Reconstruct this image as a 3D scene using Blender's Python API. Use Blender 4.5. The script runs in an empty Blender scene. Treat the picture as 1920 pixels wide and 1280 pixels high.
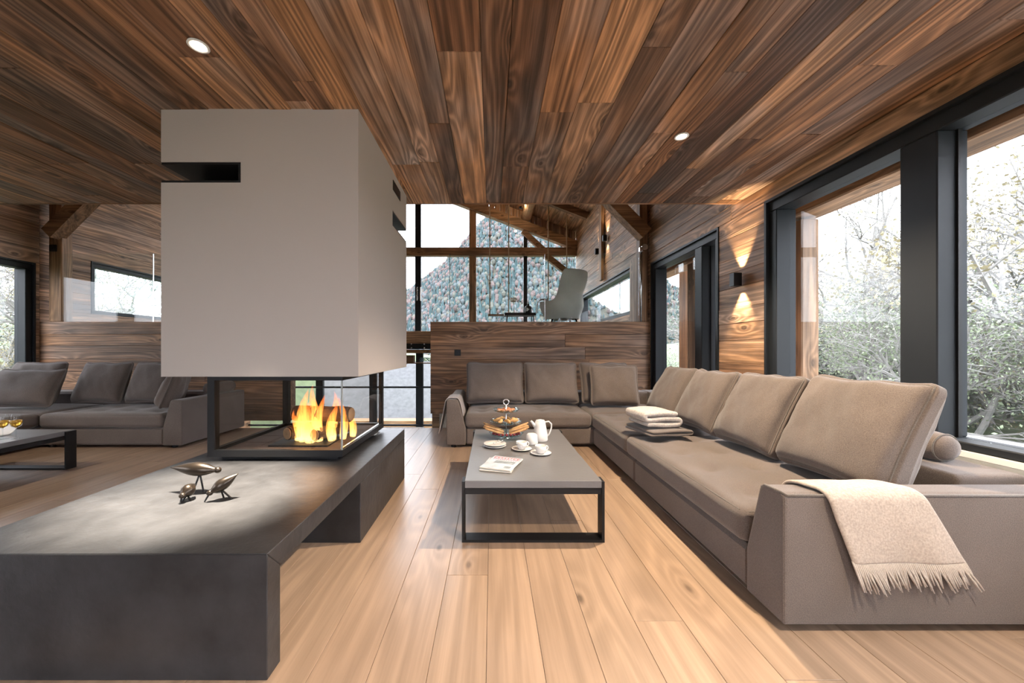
import bpy, bmesh, math, random
from math import pi, sin, cos, radians as R
from mathutils import Vector, Matrix, noise

random.seed(7)
sc = bpy.context.scene
COL = sc.collection
# ------------------------------------------------------------------ camera
H = 1.15                                   # eye height; horizon row 655, vanishing column 922, focal 700 px
cam_d = bpy.data.cameras.new('camera'); cam = bpy.data.objects.new('camera', cam_d); COL.objects.link(cam)
cam.location = (0, 0, H); cam.rotation_euler = (pi/2, 0, 0)
cam_d.sensor_width = 36; cam_d.lens = 700*36/1920
cam_d.shift_x = (960-922)/1920; cam_d.shift_y = (655-640)/1920
cam_d.clip_start = 0.05; cam_d.clip_end = 3000
sc.camera = cam
def at(u, v, Y): return Vector(((u-922)/700*Y, Y, H+(655-v)/700*Y))
# ------------------------------------------------------------------ sky and exposure
w = bpy.data.worlds.new('sky'); sc.world = w; w.use_nodes = True
bg = w.node_tree.nodes['Background']; bg.inputs[0].default_value = (0.88, 0.92, 1.0, 1); bg.inputs[1].default_value = 11.0
sun_d = bpy.data.lights.new('sun', 'SUN'); sun = bpy.data.objects.new('sun', sun_d); COL.objects.link(sun)
sun_d.energy = 3.0; sun_d.angle = R(12); sun_d.color = (1, .96, .9); sun.rotation_euler = (R(38), 0, R(-35))
sc.view_settings.view_transform = 'Standard'; sc.view_settings.look = 'None'
sc.view_settings.exposure = -0.2; sc.view_settings.gamma = 1; sc.view_settings.use_curve_mapping = False
try:
    sc.cycles.transparent_max_bounces = 32; sc.cycles.max_bounces = 12; sc.cycles.diffuse_bounces = 6
    sc.cycles.use_denoising = True; sc.cycles.sample_clamp_indirect = 8.0
except Exception: pass

# ------------------------------------------------------------------ materials
def nmat(name):
    m = bpy.data.materials.new(name); m.use_nodes = True
    nt = m.node_tree; return m, nt, nt.nodes['Principled BSDF']
def N(nt, t, **kw):
    n = nt.nodes.new('ShaderNode'+t)
    for k, v in kw.items():
        if k.startswith('i_'):
            k2 = k[2:]; k2 = int(k2) if k2.isdigit() else k2
            n.inputs[k2].default_value = v
        else: setattr(n, k, v)
    return n
def ramp(nt, stops, interp='LINEAR'):
    r = nt.nodes.new('ShaderNodeValToRGB'); r.color_ramp.interpolation = interp
    e = r.color_ramp.elements
    while len(e) < len(stops): e.new(.5)
    for x, (p, c) in zip(e, stops): x.position = p; x.color = (*c, 1) if len(c) == 3 else c
    return r
def mth(nt, op, a, b=None, c=None):
    n = nt.nodes.new('ShaderNodeMath'); n.operation = op
    for i, x in enumerate((a, b, c)):
        if x is None: continue
        if isinstance(x, (int, float)): n.inputs[i].default_value = x
        else: nt.links.new(x, n.inputs[i])
    return n.outputs[0]
def mixc(nt, fac, a, b, blend='MIX'):
    n = nt.nodes.new('ShaderNodeMix'); n.data_type = 'RGBA'; n.blend_type = blend
    for s, x in ((n.inputs[0], fac), (n.inputs[6], a), (n.inputs[7], b)):
        if isinstance(x, (int, float)): s.default_value = x
        elif isinstance(x, tuple): s.default_value = (*x, 1) if len(x) == 3 else x
        else: nt.links.new(x, s)
    return n.outputs[2]
def plain(name, col, rough=.5, metal=0, bump=0, bscale=60, var=0, vscale=4, spec=None):
    m, nt, b = nmat(name)
    b.inputs['Roughness'].default_value = rough; b.inputs['Metallic'].default_value = metal
    if spec is not None: b.inputs['Specular IOR Level'].default_value = spec
    tc = N(nt, 'TexCoord')
    if var:
        n = N(nt, 'TexNoise', i_Scale=vscale, i_Detail=6.0, i_Roughness=.6); nt.links.new(tc.outputs['Object'], n.inputs['Vector'])
        r = ramp(nt, [(.3, tuple(c*(1-var) for c in col)), (.7, tuple(min(1, c*(1+var)) for c in col))])
        nt.links.new(n.outputs['Fac'], r.inputs[0]); nt.links.new(r.outputs[0], b.inputs['Base Color'])
    else: b.inputs['Base Color'].default_value = (*col, 1)
    if bump:
        n2 = N(nt, 'TexNoise', i_Scale=bscale, i_Detail=4.0); nt.links.new(tc.outputs['Object'], n2.inputs['Vector'])
        bp = N(nt, 'Bump', i_Strength=bump, i_Distance=.01); nt.links.new(n2.outputs['Fac'], bp.inputs['Height']); nt.links.new(bp.outputs[0], b.inputs['Normal'])
    return m
def wood(name, axis, stops, rings=60, contrast=.55, grey=.3, rough=.6, knots=.8, bump=.4, spread=.35, along=.06, nscale=5.0, spec=.35, freq=95, streak=.5, kscale=1.9, ksize=.062):
    """timber with contour-like growth rings running along AXIS, its tone drawn per piece from STOPS"""
    m, nt, b = nmat(name); L = nt.links.new
    geo = N(nt, 'NewGeometry'); oi = N(nt, 'ObjectInfo')
    wn = N(nt, 'TexWhiteNoise', noise_dimensions='1D'); L(oi.outputs['Random'], wn.inputs['W'])
    off = N(nt, 'VectorMath', operation='SCALE'); L(wn.outputs['Color'], off.inputs[0]); off.inputs['Scale'].default_value = 57
    add = N(nt, 'VectorMath', operation='ADD'); L(geo.outputs['Position'], add.inputs[0]); L(off.outputs[0], add.inputs[1])
    def stretched(k):
        s = [1, 1, 1]; s[axis] = k
        v = N(nt, 'VectorMath', operation='MULTIPLY'); L(add.outputs[0], v.inputs[0]); v.inputs[1].default_value = s
        return v.outputs[0]
    n1 = N(nt, 'TexNoise', i_Scale=nscale, i_Detail=2.5, i_Roughness=.5); L(stretched(along), n1.inputs['Vector'])
    dt = N(nt, 'VectorMath', operation='DOT_PRODUCT'); L(add.outputs[0], dt.inputs[0]); dt.inputs[1].default_value = [0 if i == axis else 1 for i in range(3)]
    sx = N(nt, 'SeparateXYZ'); L(add.outputs[0], sx.inputs[0])
    kv = N(nt, 'CombineXYZ'); L(dt.outputs['Value'], kv.inputs[0]); L(mth(nt, 'MULTIPLY', sx.outputs[axis], .45), kv.inputs[1])
    vo = N(nt, 'TexVoronoi', voronoi_dimensions='2D', i_Scale=kscale); L(kv.outputs[0], vo.inputs['Vector'])
    kd = vo.outputs['Distance']
    warp = mth(nt, 'MULTIPLY', mth(nt, 'EXPONENT', mth(nt, 'MULTIPLY', kd, -9.0)), 22.0)
    ring = mth(nt, 'MULTIPLY_ADD', n1.outputs['Fac'], rings, warp)
    ring = mth(nt, 'MULTIPLY_ADD', 1.0, ring, mth(nt, 'MULTIPLY', dt.outputs['Value'], freq))
    ring = mth(nt, 'MULTIPLY_ADD', mth(nt, 'SINE', ring), .5, .5)
    ring = mth(nt, 'POWER', ring, 1.4)
    n2 = N(nt, 'TexNoise', i_Scale=130.0, i_Detail=4.0); L(stretched(.015), n2.inputs['Vector'])
    n3 = N(nt, 'TexNoise', i_Scale=2.6, i_Detail=3.0, i_Roughness=.6); L(stretched(.35), n3.inputs['Vector'])
    base = ramp(nt, stops); L(oi.outputs['Random'], base.inputs[0])
    g = mth(nt, 'ADD', mth(nt, 'MULTIPLY', ring, .42), mth(nt, 'MULTIPLY', n2.outputs['Fac'], .75))
    tone = ramp(nt, [(.2, (1-contrast,)*3), (.85, (1+contrast*.55,)*3)]); L(g, tone.inputs[0])
    c = mixc(nt, 1.0, base.outputs[0], tone.outputs[0], 'MULTIPLY')
    pr = ramp(nt, [(.35, (1-spread,)*3), (.65, (1+spread*.5,)*3)]); L(n3.outputs['Fac'], pr.inputs[0])
    c = mixc(nt, 1.0, c, pr.outputs[0], 'MULTIPLY')
    n5 = N(nt, 'TexNoise', i_Scale=17.0, i_Detail=5.0, i_Roughness=.65); L(stretched(.045), n5.inputs['Vector'])
    sr = ramp(nt, [(.36, (1-streak,)*3), (.60, (1+streak*.25,)*3)]); L(n5.outputs['Fac'], sr.inputs[0])
    c = mixc(nt, 1.0, c, sr.outputs[0], 'MULTIPLY')
    if grey:
        n4 = N(nt, 'TexNoise', i_Scale=1.7, i_Detail=4.0); L(stretched(.5), n4.inputs['Vector'])
        gr = ramp(nt, [(.45, (0, 0, 0)), (.7, (grey,)*3)]); L(n4.outputs['Fac'], gr.inputs[0])
        hs = N(nt, 'HueSaturation', i_Saturation=.25, i_Value=.9); L(c, hs.inputs['Color'])
        c = mixc(nt, gr.outputs[0], c, hs.outputs[0])
    if knots:
        kr = ramp(nt, [(ksize*.35, (knots,)*3), (ksize, (0, 0, 0))]); L(kd, kr.inputs[0])
        c = mixc(nt, kr.outputs[0], c, mixc(nt, .82, c, (.02, .012, .008)))
    L(c, b.inputs['Base Color']); b.inputs['Roughness'].default_value = rough; b.inputs['Specular IOR Level'].default_value = spec
    if bump:
        bp = N(nt, 'Bump', i_Strength=bump, i_Distance=.006); L(g, bp.inputs['Height']); L(bp.outputs[0], b.inputs['Normal'])
    return m
def fabric(name, col, var=.12, bump=.35, scale=260, rough=.9):
    m, nt, b = nmat(name); L = nt.links.new
    tc = N(nt, 'TexCoord')
    n = N(nt, 'TexNoise', i_Scale=float(scale), i_Detail=2.0); L(tc.outputs['Object'], n.inputs['Vector'])
    n2 = N(nt, 'TexNoise', i_Scale=3.0, i_Detail=3.0); L(tc.outputs['Object'], n2.inputs['Vector'])
    r = ramp(nt, [(.3, tuple(c*(1-var*2) for c in col)), (.7, tuple(c*(1+var*2) for c in col))]); L(n.outputs['Fac'], r.inputs[0])
    r2 = ramp(nt, [(.3, (1-var,)*3), (.7, (1+var,)*3)]); L(n2.outputs['Fac'], r2.inputs[0])
    L(mixc(nt, 1.0, r.outputs[0], r2.outputs[0], 'MULTIPLY'), b.inputs['Base Color'])
    b.inputs['Roughness'].default_value = rough; b.inputs['Sheen Weight'].default_value = .25; b.inputs['Specular IOR Level'].default_value = .15
    bp = N(nt, 'Bump', i_Strength=bump, i_Distance=.003); L(n.outputs['Fac'], bp.inputs['Height']); L(bp.outputs[0], b.inputs['Normal'])
    return m
def thin_glass(name, tint=(.98, .98, .985), refl=1.0):
    m = bpy.data.materials.new(name); m.use_nodes = True; nt = m.node_tree
    nt.nodes.remove(nt.nodes['Principled BSDF']); out = nt.nodes['Material Output']
    tr = N(nt, 'BsdfTransparent'); tr.inputs[0].default_value = (*tint, 1)
    gl = N(nt, 'BsdfGlossy', i_Roughness=0.0); fr = N(nt, 'LayerWeight', i_Blend=.5)
    f = mth(nt, 'MINIMUM', mth(nt, 'MULTIPLY_ADD', mth(nt, 'POWER', fr.outputs['Facing'], 5.0), .8, .02*refl), .9)
    mx = N(nt, 'MixShader'); nt.links.new(f, mx.inputs[0]); nt.links.new(tr.outputs[0], mx.inputs[1]); nt.links.new(gl.outputs[0], mx.inputs[2])
    nt.links.new(mx.outputs[0], out.inputs['Surface']); return m
def emit(name, col, s):
    m = bpy.data.materials.new(name); m.use_nodes = True; nt = m.node_tree; nt.nodes.remove(nt.nodes['Principled BSDF'])
    e = N(nt, 'Emission'); e.inputs[0].default_value = (*col, 1); e.inputs[1].default_value = s
    nt.links.new(e.outputs[0], nt.nodes['Material Output'].inputs['Surface']); return m

OLD = [(0, (.12, .06, .035)), (.2, (.30, .145, .07)), (.4, (.22, .12, .07)), (.55, (.44, .22, .105)), (.7, (.18, .095, .055)), (.85, (.60, .31, .145)), (1, (.33, .20, .125))]
OLDW = [(0, (.32, .17, .092)), (.3, (.44, .25, .14)), (.6, (.54, .31, .175)), (.8, (.38, .235, .15)), (1, (.60, .34, .18))]
M = {}
M['ceil'] = wood('reclaimed_ceiling_wood', 1, OLD, rings=55, contrast=.6, grey=.75)
M['wallY'] = wood('reclaimed_wall_wood_y', 1, OLDW, rings=45, contrast=.5, grey=.4)
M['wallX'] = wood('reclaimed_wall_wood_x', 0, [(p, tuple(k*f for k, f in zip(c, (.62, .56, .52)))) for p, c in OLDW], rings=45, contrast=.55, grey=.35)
M['wallZ'] = wood('reclaimed_wall_wood_z', 2, OLDW, rings=45, contrast=.5, grey=.3)
TIM = [(0, (.30, .165, .08)), (.5, (.38, .215, .11)), (1, (.27, .15, .08))]
M['timX'] = wood('timber_x', 0, TIM, rings=40, contrast=.35, grey=.2)
M['timY'] = wood('timber_y', 1, TIM, rings=40, contrast=.35, grey=.2)
M['timZ'] = wood('timber_z', 2, TIM, rings=40, contrast=.35, grey=.2)
OAK = [(0, (.39, .27, .19)), (.4, (.42, .298, .212)), (.7, (.40, .283, .20)), (1, (.445, .318, .226))]
M['oak'] = wood('oak_floor', 1, OAK, rings=30, contrast=.16, grey=.0, rough=.30, knots=.7, bump=.05, spread=.10, spec=.5, streak=.14, freq=60, kscale=1.1, ksize=.022)
M['black'] = plain('black_metal', (.012, .012, .013), .45, .0, spec=.25)
M['frame'] = plain('anthracite_frame', (.016, .019, .023), .5, 0, spec=.22)
M['steel'] = plain('brushed_steel', (.6, .6, .6), .25, 1)
M['plaster'] = plain('warm_grey_plaster', (.43, .378, .338), .85, 0, .05, 120)
M['slate'] = plain('dark_slate', (.030, .030, .032), .42, 0, .25, 22, .4, 5, .4)
M['concrete'] = plain('concrete', (.36, .37, .37), .8, 0, .3, 30, .2, 6)
M['white_sill'] = plain('pale_sill', (.75, .75, .74), .5)
M['glass'] = thin_glass('window_glass')
M['bal'] = thin_glass('balustrade_glass', (.95, .98, .975), 1.3)
M['fireglass'] = thin_glass('fire_glass', (.93, .92, .9), .9)
M['sofa'] = fabric('sofa_fabric', (.135, .110, .098))
M['pipe'] = fabric('sofa_piping', (.13, .115, .105))
M['cloud'] = fabric('chair_fabric', (.48, .47, .43), .1)
M['throw'] = fabric('cream_throw', (.41, .345, .29), .08, .5, 120)
M['knit'] = fabric('knit_blanket', (.46, .42, .39), .1, 1.0, 70)
M['greyblanket'] = fabric('grey_blanket', (.13, .11, .10), .12)
M['greythrow'] = fabric('grey_throw', (.36, .32, .31), .12)
M['tabletop'] = plain('grey_tabletop', (.155, .152, .155), .30, 0, .05, 40, .08, 3)
M['porcelain'] = plain('porcelain', (.70, .685, .67), .18)
M['bronze'] = plain('dark_bronze', (.055, .043, .034), .28, .85)
M['stone_white'] = plain('pale_terrace', (.42, .42, .41), .8, 0, .2, 20, .1, 2)

# ------------------------------------------------------------------ mesh helpers
class MB:
    def __init__(s): s.v = []; s.f = []
    def add(s, vs, fs):
        k = len(s.v); s.v += [tuple(p) for p in vs]; s.f += [tuple(i+k for i in f) for f in fs]; return s
    def box(s, x0, x1, y0, y1, z0, z1):
        return s.add([(x, y, z) for z in (z0, z1) for y in (y0, y1) for x in (x0, x1)],
                     [(0, 2, 3, 1), (4, 5, 7, 6), (0, 1, 5, 4), (2, 6, 7, 3), (0, 4, 6, 2), (1, 3, 7, 5)])
    def cbox(s, x0, x1, y0, y1, z0, z1, c=.003):
        me = MB(); h = [(x1-x0)/2, (y1-y0)/2, (z1-z0)/2]; m = [(x0+x1)/2, (y0+y1)/2, (z0+z1)/2]; c = min(c, *[k*.45 for k in h])
        idx = {}; vs = []
        for sx in (-1, 1):
            for sy in (-1, 1):
                for sz in (-1, 1):
                    for a in range(3):
                        d = [h[i]-(c if i != a else 0) for i in range(3)]
                        idx[(sx, sy, sz, a)] = len(vs); vs.append((m[0]+sx*d[0], m[1]+sy*d[1], m[2]+sz*d[2]))
        S = (-1, 1); fs = []
        for a in range(3):
            b, d = (a+1) % 3, (a+2) % 3
            for sa in S:
                q = []
                for sb, sd in ((-1, -1), (1, -1), (1, 1), (-1, 1)):
                    k = [0]*3; k[a] = sa; k[b] = sb; k[d] = sd; q.append(idx[(*k, a)])
                fs.append(tuple(q if sa > 0 else q[::-1]))
            for sb in S:
                for sd in S:                                  # edge along a
                    k0 = [0]*3; k0[b] = sb; k0[d] = sd
                    def kk(sa, ax): k = list(k0); k[a] = sa; return idx[(*k, ax)]
                    q = [kk(-1, b), kk(1, b), kk(1, d), kk(-1, d)]
                    fs.append(tuple(q if sb*sd < 0 else q[::-1]))
        for sx in S:
            for sy in S:
                for sz in S:
                    q = [idx[(sx, sy, sz, a)] for a in range(3)]
                    fs.append(tuple(q if sx*sy*sz > 0 else q[::-1]))
        return s.add(vs, fs)
    def tube(s, pts, r, seg=8, caps=True):
        pts = [Vector(p) for p in pts]; n = len(pts); r = r if isinstance(r, (list, tuple)) else [r]*n
        up = None; k = len(s.v); prev = None
        for i, p in enumerate(pts):
            t = (pts[min(i+1, n-1)]-pts[max(i-1, 0)])
            t = t.normalized() if t.length > 1e-9 else Vector((0, 0, 1))
            if prev is None: a = t.orthogonal().normalized()
            else:
                a = prev - t*prev.dot(t); a = a.normalized() if a.length > 1e-6 else t.orthogonal().normalized()
            prev = a; b = t.cross(a)
            for j in range(seg):
                an = 2*pi*j/seg; s.v.append(tuple(p+(a*cos(an)+b*sin(an))*r[i]))
        for i in range(n-1):
            for j in range(seg):
                j2 = (j+1) % seg; s.f.append((k+i*seg+j, k+i*seg+j2, k+(i+1)*seg+j2, k+(i+1)*seg+j))
        if caps:
            s.f.append(tuple(k+j for j in range(seg))[::-1]); s.f.append(tuple(k+(n-1)*seg+j for j in range(seg)))
        return s
    def lathe(s, prof, c=(0, 0, 0), seg=28):
        k = len(s.v); n = len(prof)
        for r, z in prof:
            for j in range(seg): s.v.append((c[0]+max(r, 1e-4)*cos(2*pi*j/seg), c[1]+max(r, 1e-4)*sin(2*pi*j/seg), c[2]+z))
        for i in range(n-1):
            for j in range(seg):
                j2 = (j+1) % seg; s.f.append((k+i*seg+j, k+i*seg+j2, k+(i+1)*seg+j2, k+(i+1)*seg+j))
        return s
    def prism(s, poly, ax, a0, a1):
        """POLY in the two remaining axes (cyclic order after AX), pushed along AX from a0 to a1"""
        b, c = (ax+1) % 3, (ax+2) % 3; n = len(poly); vs = []
        for a in (a0, a1):
            for p in poly:
                q = [0, 0, 0]; q[ax] = a; q[b] = p[0]; q[c] = p[1]; vs.append(q)
        return s.add(vs, [tuple(range(n))[::-1], tuple(range(n, 2*n))]+[(i, (i+1) % n, n+(i+1) % n, n+i) for i in range(n)])
    def beam(s, p, q, wd, ht, up=(0, 0, 1)):
        p = Vector(p); q = Vector(q); t = (q-p).normalized(); sd = t.cross(Vector(up)).normalized(); u = sd.cross(t)
        vs = [e+sd*wd/2*a+u*ht/2*b for e in (p, q) for a, b in ((-1, -1), (1, -1), (1, 1), (-1, 1))]
        return s.add(vs, [(0, 1, 2, 3)[::-1], (4, 5, 6, 7)]+[(i, (i+1) % 4, 4+(i+1) % 4, 4+i) for i in range(4)])
    def mesh(s, name, smooth=False, bevel=0, seg=2, recalc=True):
        me = bpy.data.meshes.new(name); me.from_pydata(s.v, [], s.f); me.validate()
        if recalc or bevel:
            bm = bmesh.new(); bm.from_mesh(me)
            if bevel:
                bmesh.ops.remove_doubles(bm, verts=bm.verts, dist=1e-5)
                bmesh.ops.bevel(bm, geom=[e for e in bm.edges if len(e.link_faces) == 2 and e.calc_face_angle(0) > .3], offset=bevel, segments=seg, affect='EDGES', profile=.6)
            bmesh.ops.recalc_face_normals(bm, faces=bm.faces); bm.to_mesh(me); bm.free()
        if smooth: me.polygons.foreach_set('use_smooth', [True]*len(me.polygons))
        me.update(); return me
def link(o, parent=None, local=False):
    COL.objects.link(o)
    if parent is not None:
        o.parent = parent
        if not local: o.matrix_parent_inverse = Matrix.Translation(-Vector(parent.location))
    return o
def part(name, mb, mat, parent=None, local=False, smooth=False, bevel=0, seg=2, kind=None):
    me = mb if isinstance(mb, bpy.types.Mesh) else mb.mesh(name, smooth, bevel, seg)
    if not me.materials: me.materials.append(M[mat] if isinstance(mat, str) else mat)
    o = bpy.data.objects.new(name, me); link(o, parent, local)
    if kind: o['kind'] = kind
    return o
def tag(o, label=None, cat=None, group=None, kind=None):
    if label: o['label'] = label
    if cat: o['category'] = cat
    if group: o['group'] = group
    if kind: o['kind'] = kind
    return o
def thing(name, label, cat, loc=(0, 0, 0), group=None, rz=0, kind=None):
    o = bpy.data.objects.new(name, None); o.empty_display_size = .1; COL.objects.link(o); o.location = loc; o.rotation_euler = (0, 0, rz)
    return tag(o, label, cat, group, kind)
def struct(name, label, cat, loc=(0, 0, 0), group=None): return thing(name, label, cat, loc, group, 0, 'structure')
def rbox_point(sx, sy, sz, r, p, deform):
    h = Vector((sx/2, sy/2, sz/2)); r = min(r, *[k*.98 for k in h]); q = Vector((p[0]*h.x, p[1]*h.y, p[2]*h.z))
    inn = Vector([max(-(h[i]-r), min(h[i]-r, q[i])) for i in range(3)]); d = q-inn
    return deform(p[0], p[1], p[2], inn+(d.normalized()*r if d.length > 1e-9 else d))
def rbox(sx, sy, sz, r, n=14, deform=None):
    """soft rounded block centred on the origin; DEFORM(a, b, c, p) gets the block parameters in -1..1"""
    h = Vector((sx/2, sy/2, sz/2)); r = min(r, *[k*.98 for k in h]); key = {}; vs = []; fs = []
    t = [sin(pi/2*(-1+2*i/n)) for i in range(n+1)]; t = [.5*x+.5*(-1+2*i/n) for i, x in enumerate(t)]
    def vid(p):
        k = tuple(round(x, 5) for x in p)
        if k not in key:
            q = Vector((p[0]*h.x, p[1]*h.y, p[2]*h.z)); inn = Vector([max(-(h[i]-r), min(h[i]-r, q[i])) for i in range(3)])
            d = q-inn; pos = inn+(d.normalized()*r if d.length > 1e-9 else d)
            if deform: pos = deform(p[0], p[1], p[2], pos)
            key[k] = len(vs); vs.append(tuple(pos))
        return key[k]
    for a in range(3):
        b, c = (a+1) % 3, (a+2) % 3
        for sg in (-1, 1):
            for i in range(n):
                for j in range(n):
                    q = []
                    for (u, v) in ((t[i], t[j]), (t[i+1], t[j]), (t[i+1], t[j+1]), (t[i], t[j+1])):
                        p = [0, 0, 0]; p[a] = sg; p[b] = u; p[c] = v; q.append(vid(p))
                    fs.append(tuple(q if sg > 0 else q[::-1]))
    return MB().add(vs, fs)

# ------------------------------------------------------------------ room numbers (metres)
XL, XR = -7.30, 2.557          # side walls
YB, YC = -4.2, 3.907           # wall behind the camera, end of the low ceiling
ZC = 2.674                     # low ceiling
YF = 5.48                      # end of the floor
YP, ZP = 6.026, 1.5975         # front and top of the raised platforms
YG = 11.33                     # gable wall
VX0, VX1 = -3.25, -.99         # open well between the platforms
XM = (XL+XR)/2

def rows(z0, z1, cuts, h):
    out = []; edges = sorted(set([z0, z1]+[c for c in cuts if z0 < c < z1]))
    for a, b in zip(edges, edges[1:]):
        n = max(1, round((b-a)/h)); ws = [random.uniform(.75, 1.25) for _ in range(n)]; s = sum(ws); z = a
        for q in ws: out.append((z, z+(b-a)*q/s)); z += (b-a)*q/s
    return out
def spans(a0, a1, holes):
    out = [(a0, a1)]
    for h0, h1 in holes:
        nx = []
        for a, b in out:
            if h1 <= a or h0 >= b: nx.append((a, b)); continue
            if a < h0: nx.append((a, h0))
            if b > h1: nx.append((h1, b))
        out = nx
    return out
def clad(wall, mat, run, face, sign, a0, a1, z0, z1, holes=(), h=.19, thick=.022, lens=(1.6, 3.4), gap=.0025, top=None):
    """horizontal planks on a wall: RUN axis 0/1 along the boards, FACE the other coordinate, SIGN the side they show; holes (a0,a1,z0,z1)"""
    for (za, zb) in rows(z0, z1, [k for hh in holes for k in hh[2:]], h):
        zm = (za+zb)/2
        for (p, q) in spans(a0, a1, [(hh[0], hh[1]) for hh in holes if hh[2] < zm < hh[3]]):
            x = p
            while x < q-1e-4:
                l = random.uniform(*lens); e = q if q-x-l < .5 else x+l
                if top and min(top(x), top(e)) < zb:
                    x = e; continue
                d = face+sign*(thick+random.uniform(0, .005)); f0, f1 = min(face, d), max(face, d); mb = MB()
                if run == 1: mb.cbox(f0, f1, x+gap/2, e-gap/2, za+gap/2, zb-gap/2)
                else: mb.cbox(x+gap/2, e-gap/2, f0, f1, za+gap/2, zb-gap/2)
                part('plank', mb, mat, wall); x = e
def backing(name, label, run, face, sign, a0, a1, z0, z1, holes, mat, depth=.16, cat='wall'):
    """solid wall behind the planks; SIGN points to the room"""
    mb = MB(); zs = sorted(set([z0, z1]+[k for hh in holes for k in hh[2:] if z0 < k < z1]))
    for za, zb in zip(zs, zs[1:]):
        zm = (za+zb)/2
        for p, q in spans(a0, a1, [(hh[0], hh[1]) for hh in holes if hh[2] < zm < hh[3]]):
            f0, f1 = sorted((face, face-sign*depth))
            if run == 1: mb.box(f0, f1, p, q, za, zb)
            else: mb.box(p, q, f0, f1, za, zb)
    return tag(part(name, mb, mat), label, cat, kind='structure')

# ---- floor
fl = tag(part('floor', MB().box(XL-.15, XR+.15, YB, YF, -.2, -.022), 'concrete'), 'light oak plank floor of the living room', 'floor', kind='structure')
x = XL; k = 0
while x < XR-.01:
    wd = min(.208, XR-x); y = YB-random.uniform(0, 1.8)
    while y < YF:
        l = random.uniform(1.9, 2.5); y0, y1 = max(y, YB), min(y+l, YF)
        if y1-y0 > .05: part('plank', MB().cbox(x+.0007, x+wd-.0007, y0+.0007, y1-.0007, -.022, 0, .0012), 'oak', fl)
        y += l
    x += wd
tag(part('trim_1', MB().box(VX0, VX1, YF, YF+.03, -.2, .004), 'white_sill'), 'pale edging strip where the oak floor ends at the stairwell', 'trim', kind='structure')
# ---- low ceiling
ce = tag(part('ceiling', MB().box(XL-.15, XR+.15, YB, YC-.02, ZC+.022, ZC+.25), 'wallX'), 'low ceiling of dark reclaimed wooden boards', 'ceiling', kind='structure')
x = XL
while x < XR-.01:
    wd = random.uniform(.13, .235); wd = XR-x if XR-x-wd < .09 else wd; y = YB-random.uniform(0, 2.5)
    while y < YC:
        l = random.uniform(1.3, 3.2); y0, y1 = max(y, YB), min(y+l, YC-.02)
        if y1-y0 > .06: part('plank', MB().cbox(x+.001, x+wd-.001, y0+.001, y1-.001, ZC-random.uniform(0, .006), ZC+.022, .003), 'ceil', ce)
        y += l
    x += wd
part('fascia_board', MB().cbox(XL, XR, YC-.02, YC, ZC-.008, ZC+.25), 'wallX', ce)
# ---- side walls
RH = [(-3.6, 3.49, .60, 2.53), (4.20, 5.985, 0, 2.53), (6.8, 10.75, 1.80, 2.68)]
wr = backing('wall_right', 'wall of horizontal reclaimed boards with the long garden windows', 1, XR+.022, -1, YB, YG, -1.6, 4.75, RH+[(YF, YP, -1.6, -.2)], 'wallY')
clad(wr, 'wallY', 1, XR+.022, -1, YB, YP, .0, ZC, RH+[(-3.6, 3.49, 0, .6)])
clad(wr, 'wallY', 1, XR+.022, -1, YC, YP, ZC, 4.7, RH)
clad(wr, 'wallY', 1, XR+.022, -1, YP, YG, ZP, 4.7, RH)
LH = [(-3.0, 1.2, .60, 2.53), (3.3, 5.97, 0, 2.53), (6.8, 10.75, 1.80, 2.76)]
wl = backing('wall_left', 'far wall of reclaimed boards behind the other sofa', 1, XL-.022, 1, YB, YG, -1.6, 4.75, LH, 'wallY')
clad(wl, 'wallY', 1, XL-.022, 1, 1.2, YC, 0, ZC, LH)
clad(wl, 'wallY', 1, XL-.022, 1, YC, YP, 0, 4.7, LH)
clad(wl, 'wallY', 1, XL-.022, 1, YP, YG, ZP, 4.7, LH)
# parapet below the garden window
tag(part('sill_1', MB().box(XR-.005, XR+.26, -3.6, 3.49, .57, .60), 'white_sill'), 'pale sill under the big garden window', 'sill', kind='structure')
tag(part('wall_parapet', MB().box(XR-.004, XR+.02, -3.6, 3.49, 0, .568), 'concrete'), 'grey concrete parapet below the garden window', 'wall', kind='structure')
# wall behind the camera, with its own daylight openings
BH = [(-2.6, .4, .3, 2.4)]
wb = backing('wall_back', 'wall with wide windows opposite the gable', 0, YB, 1, XL-.15, XR+.15, -.2, ZC+.25, BH, 'plaster')
# ---- platforms and the open well
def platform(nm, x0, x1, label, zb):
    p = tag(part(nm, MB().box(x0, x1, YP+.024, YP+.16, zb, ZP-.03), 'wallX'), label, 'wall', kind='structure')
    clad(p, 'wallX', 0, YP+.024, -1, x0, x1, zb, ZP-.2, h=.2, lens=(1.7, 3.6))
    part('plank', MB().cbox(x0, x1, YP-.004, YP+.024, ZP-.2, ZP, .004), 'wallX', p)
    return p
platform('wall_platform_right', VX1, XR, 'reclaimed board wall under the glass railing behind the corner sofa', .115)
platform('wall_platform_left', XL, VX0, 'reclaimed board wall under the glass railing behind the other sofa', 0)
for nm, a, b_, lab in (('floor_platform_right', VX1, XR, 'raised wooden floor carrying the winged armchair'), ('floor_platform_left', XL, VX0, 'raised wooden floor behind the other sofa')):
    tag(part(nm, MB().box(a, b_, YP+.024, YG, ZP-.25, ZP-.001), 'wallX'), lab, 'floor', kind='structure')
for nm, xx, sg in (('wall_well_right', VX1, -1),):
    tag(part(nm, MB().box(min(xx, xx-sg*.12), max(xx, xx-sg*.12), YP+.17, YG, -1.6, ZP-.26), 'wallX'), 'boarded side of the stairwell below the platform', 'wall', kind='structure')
tag(part('floor_lower', MB().box(XL, XR, YF+.04, YG, -1.8, -1.6), 'stone_white'), 'pale floor of the level below', 'floor', kind='structure')
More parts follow.
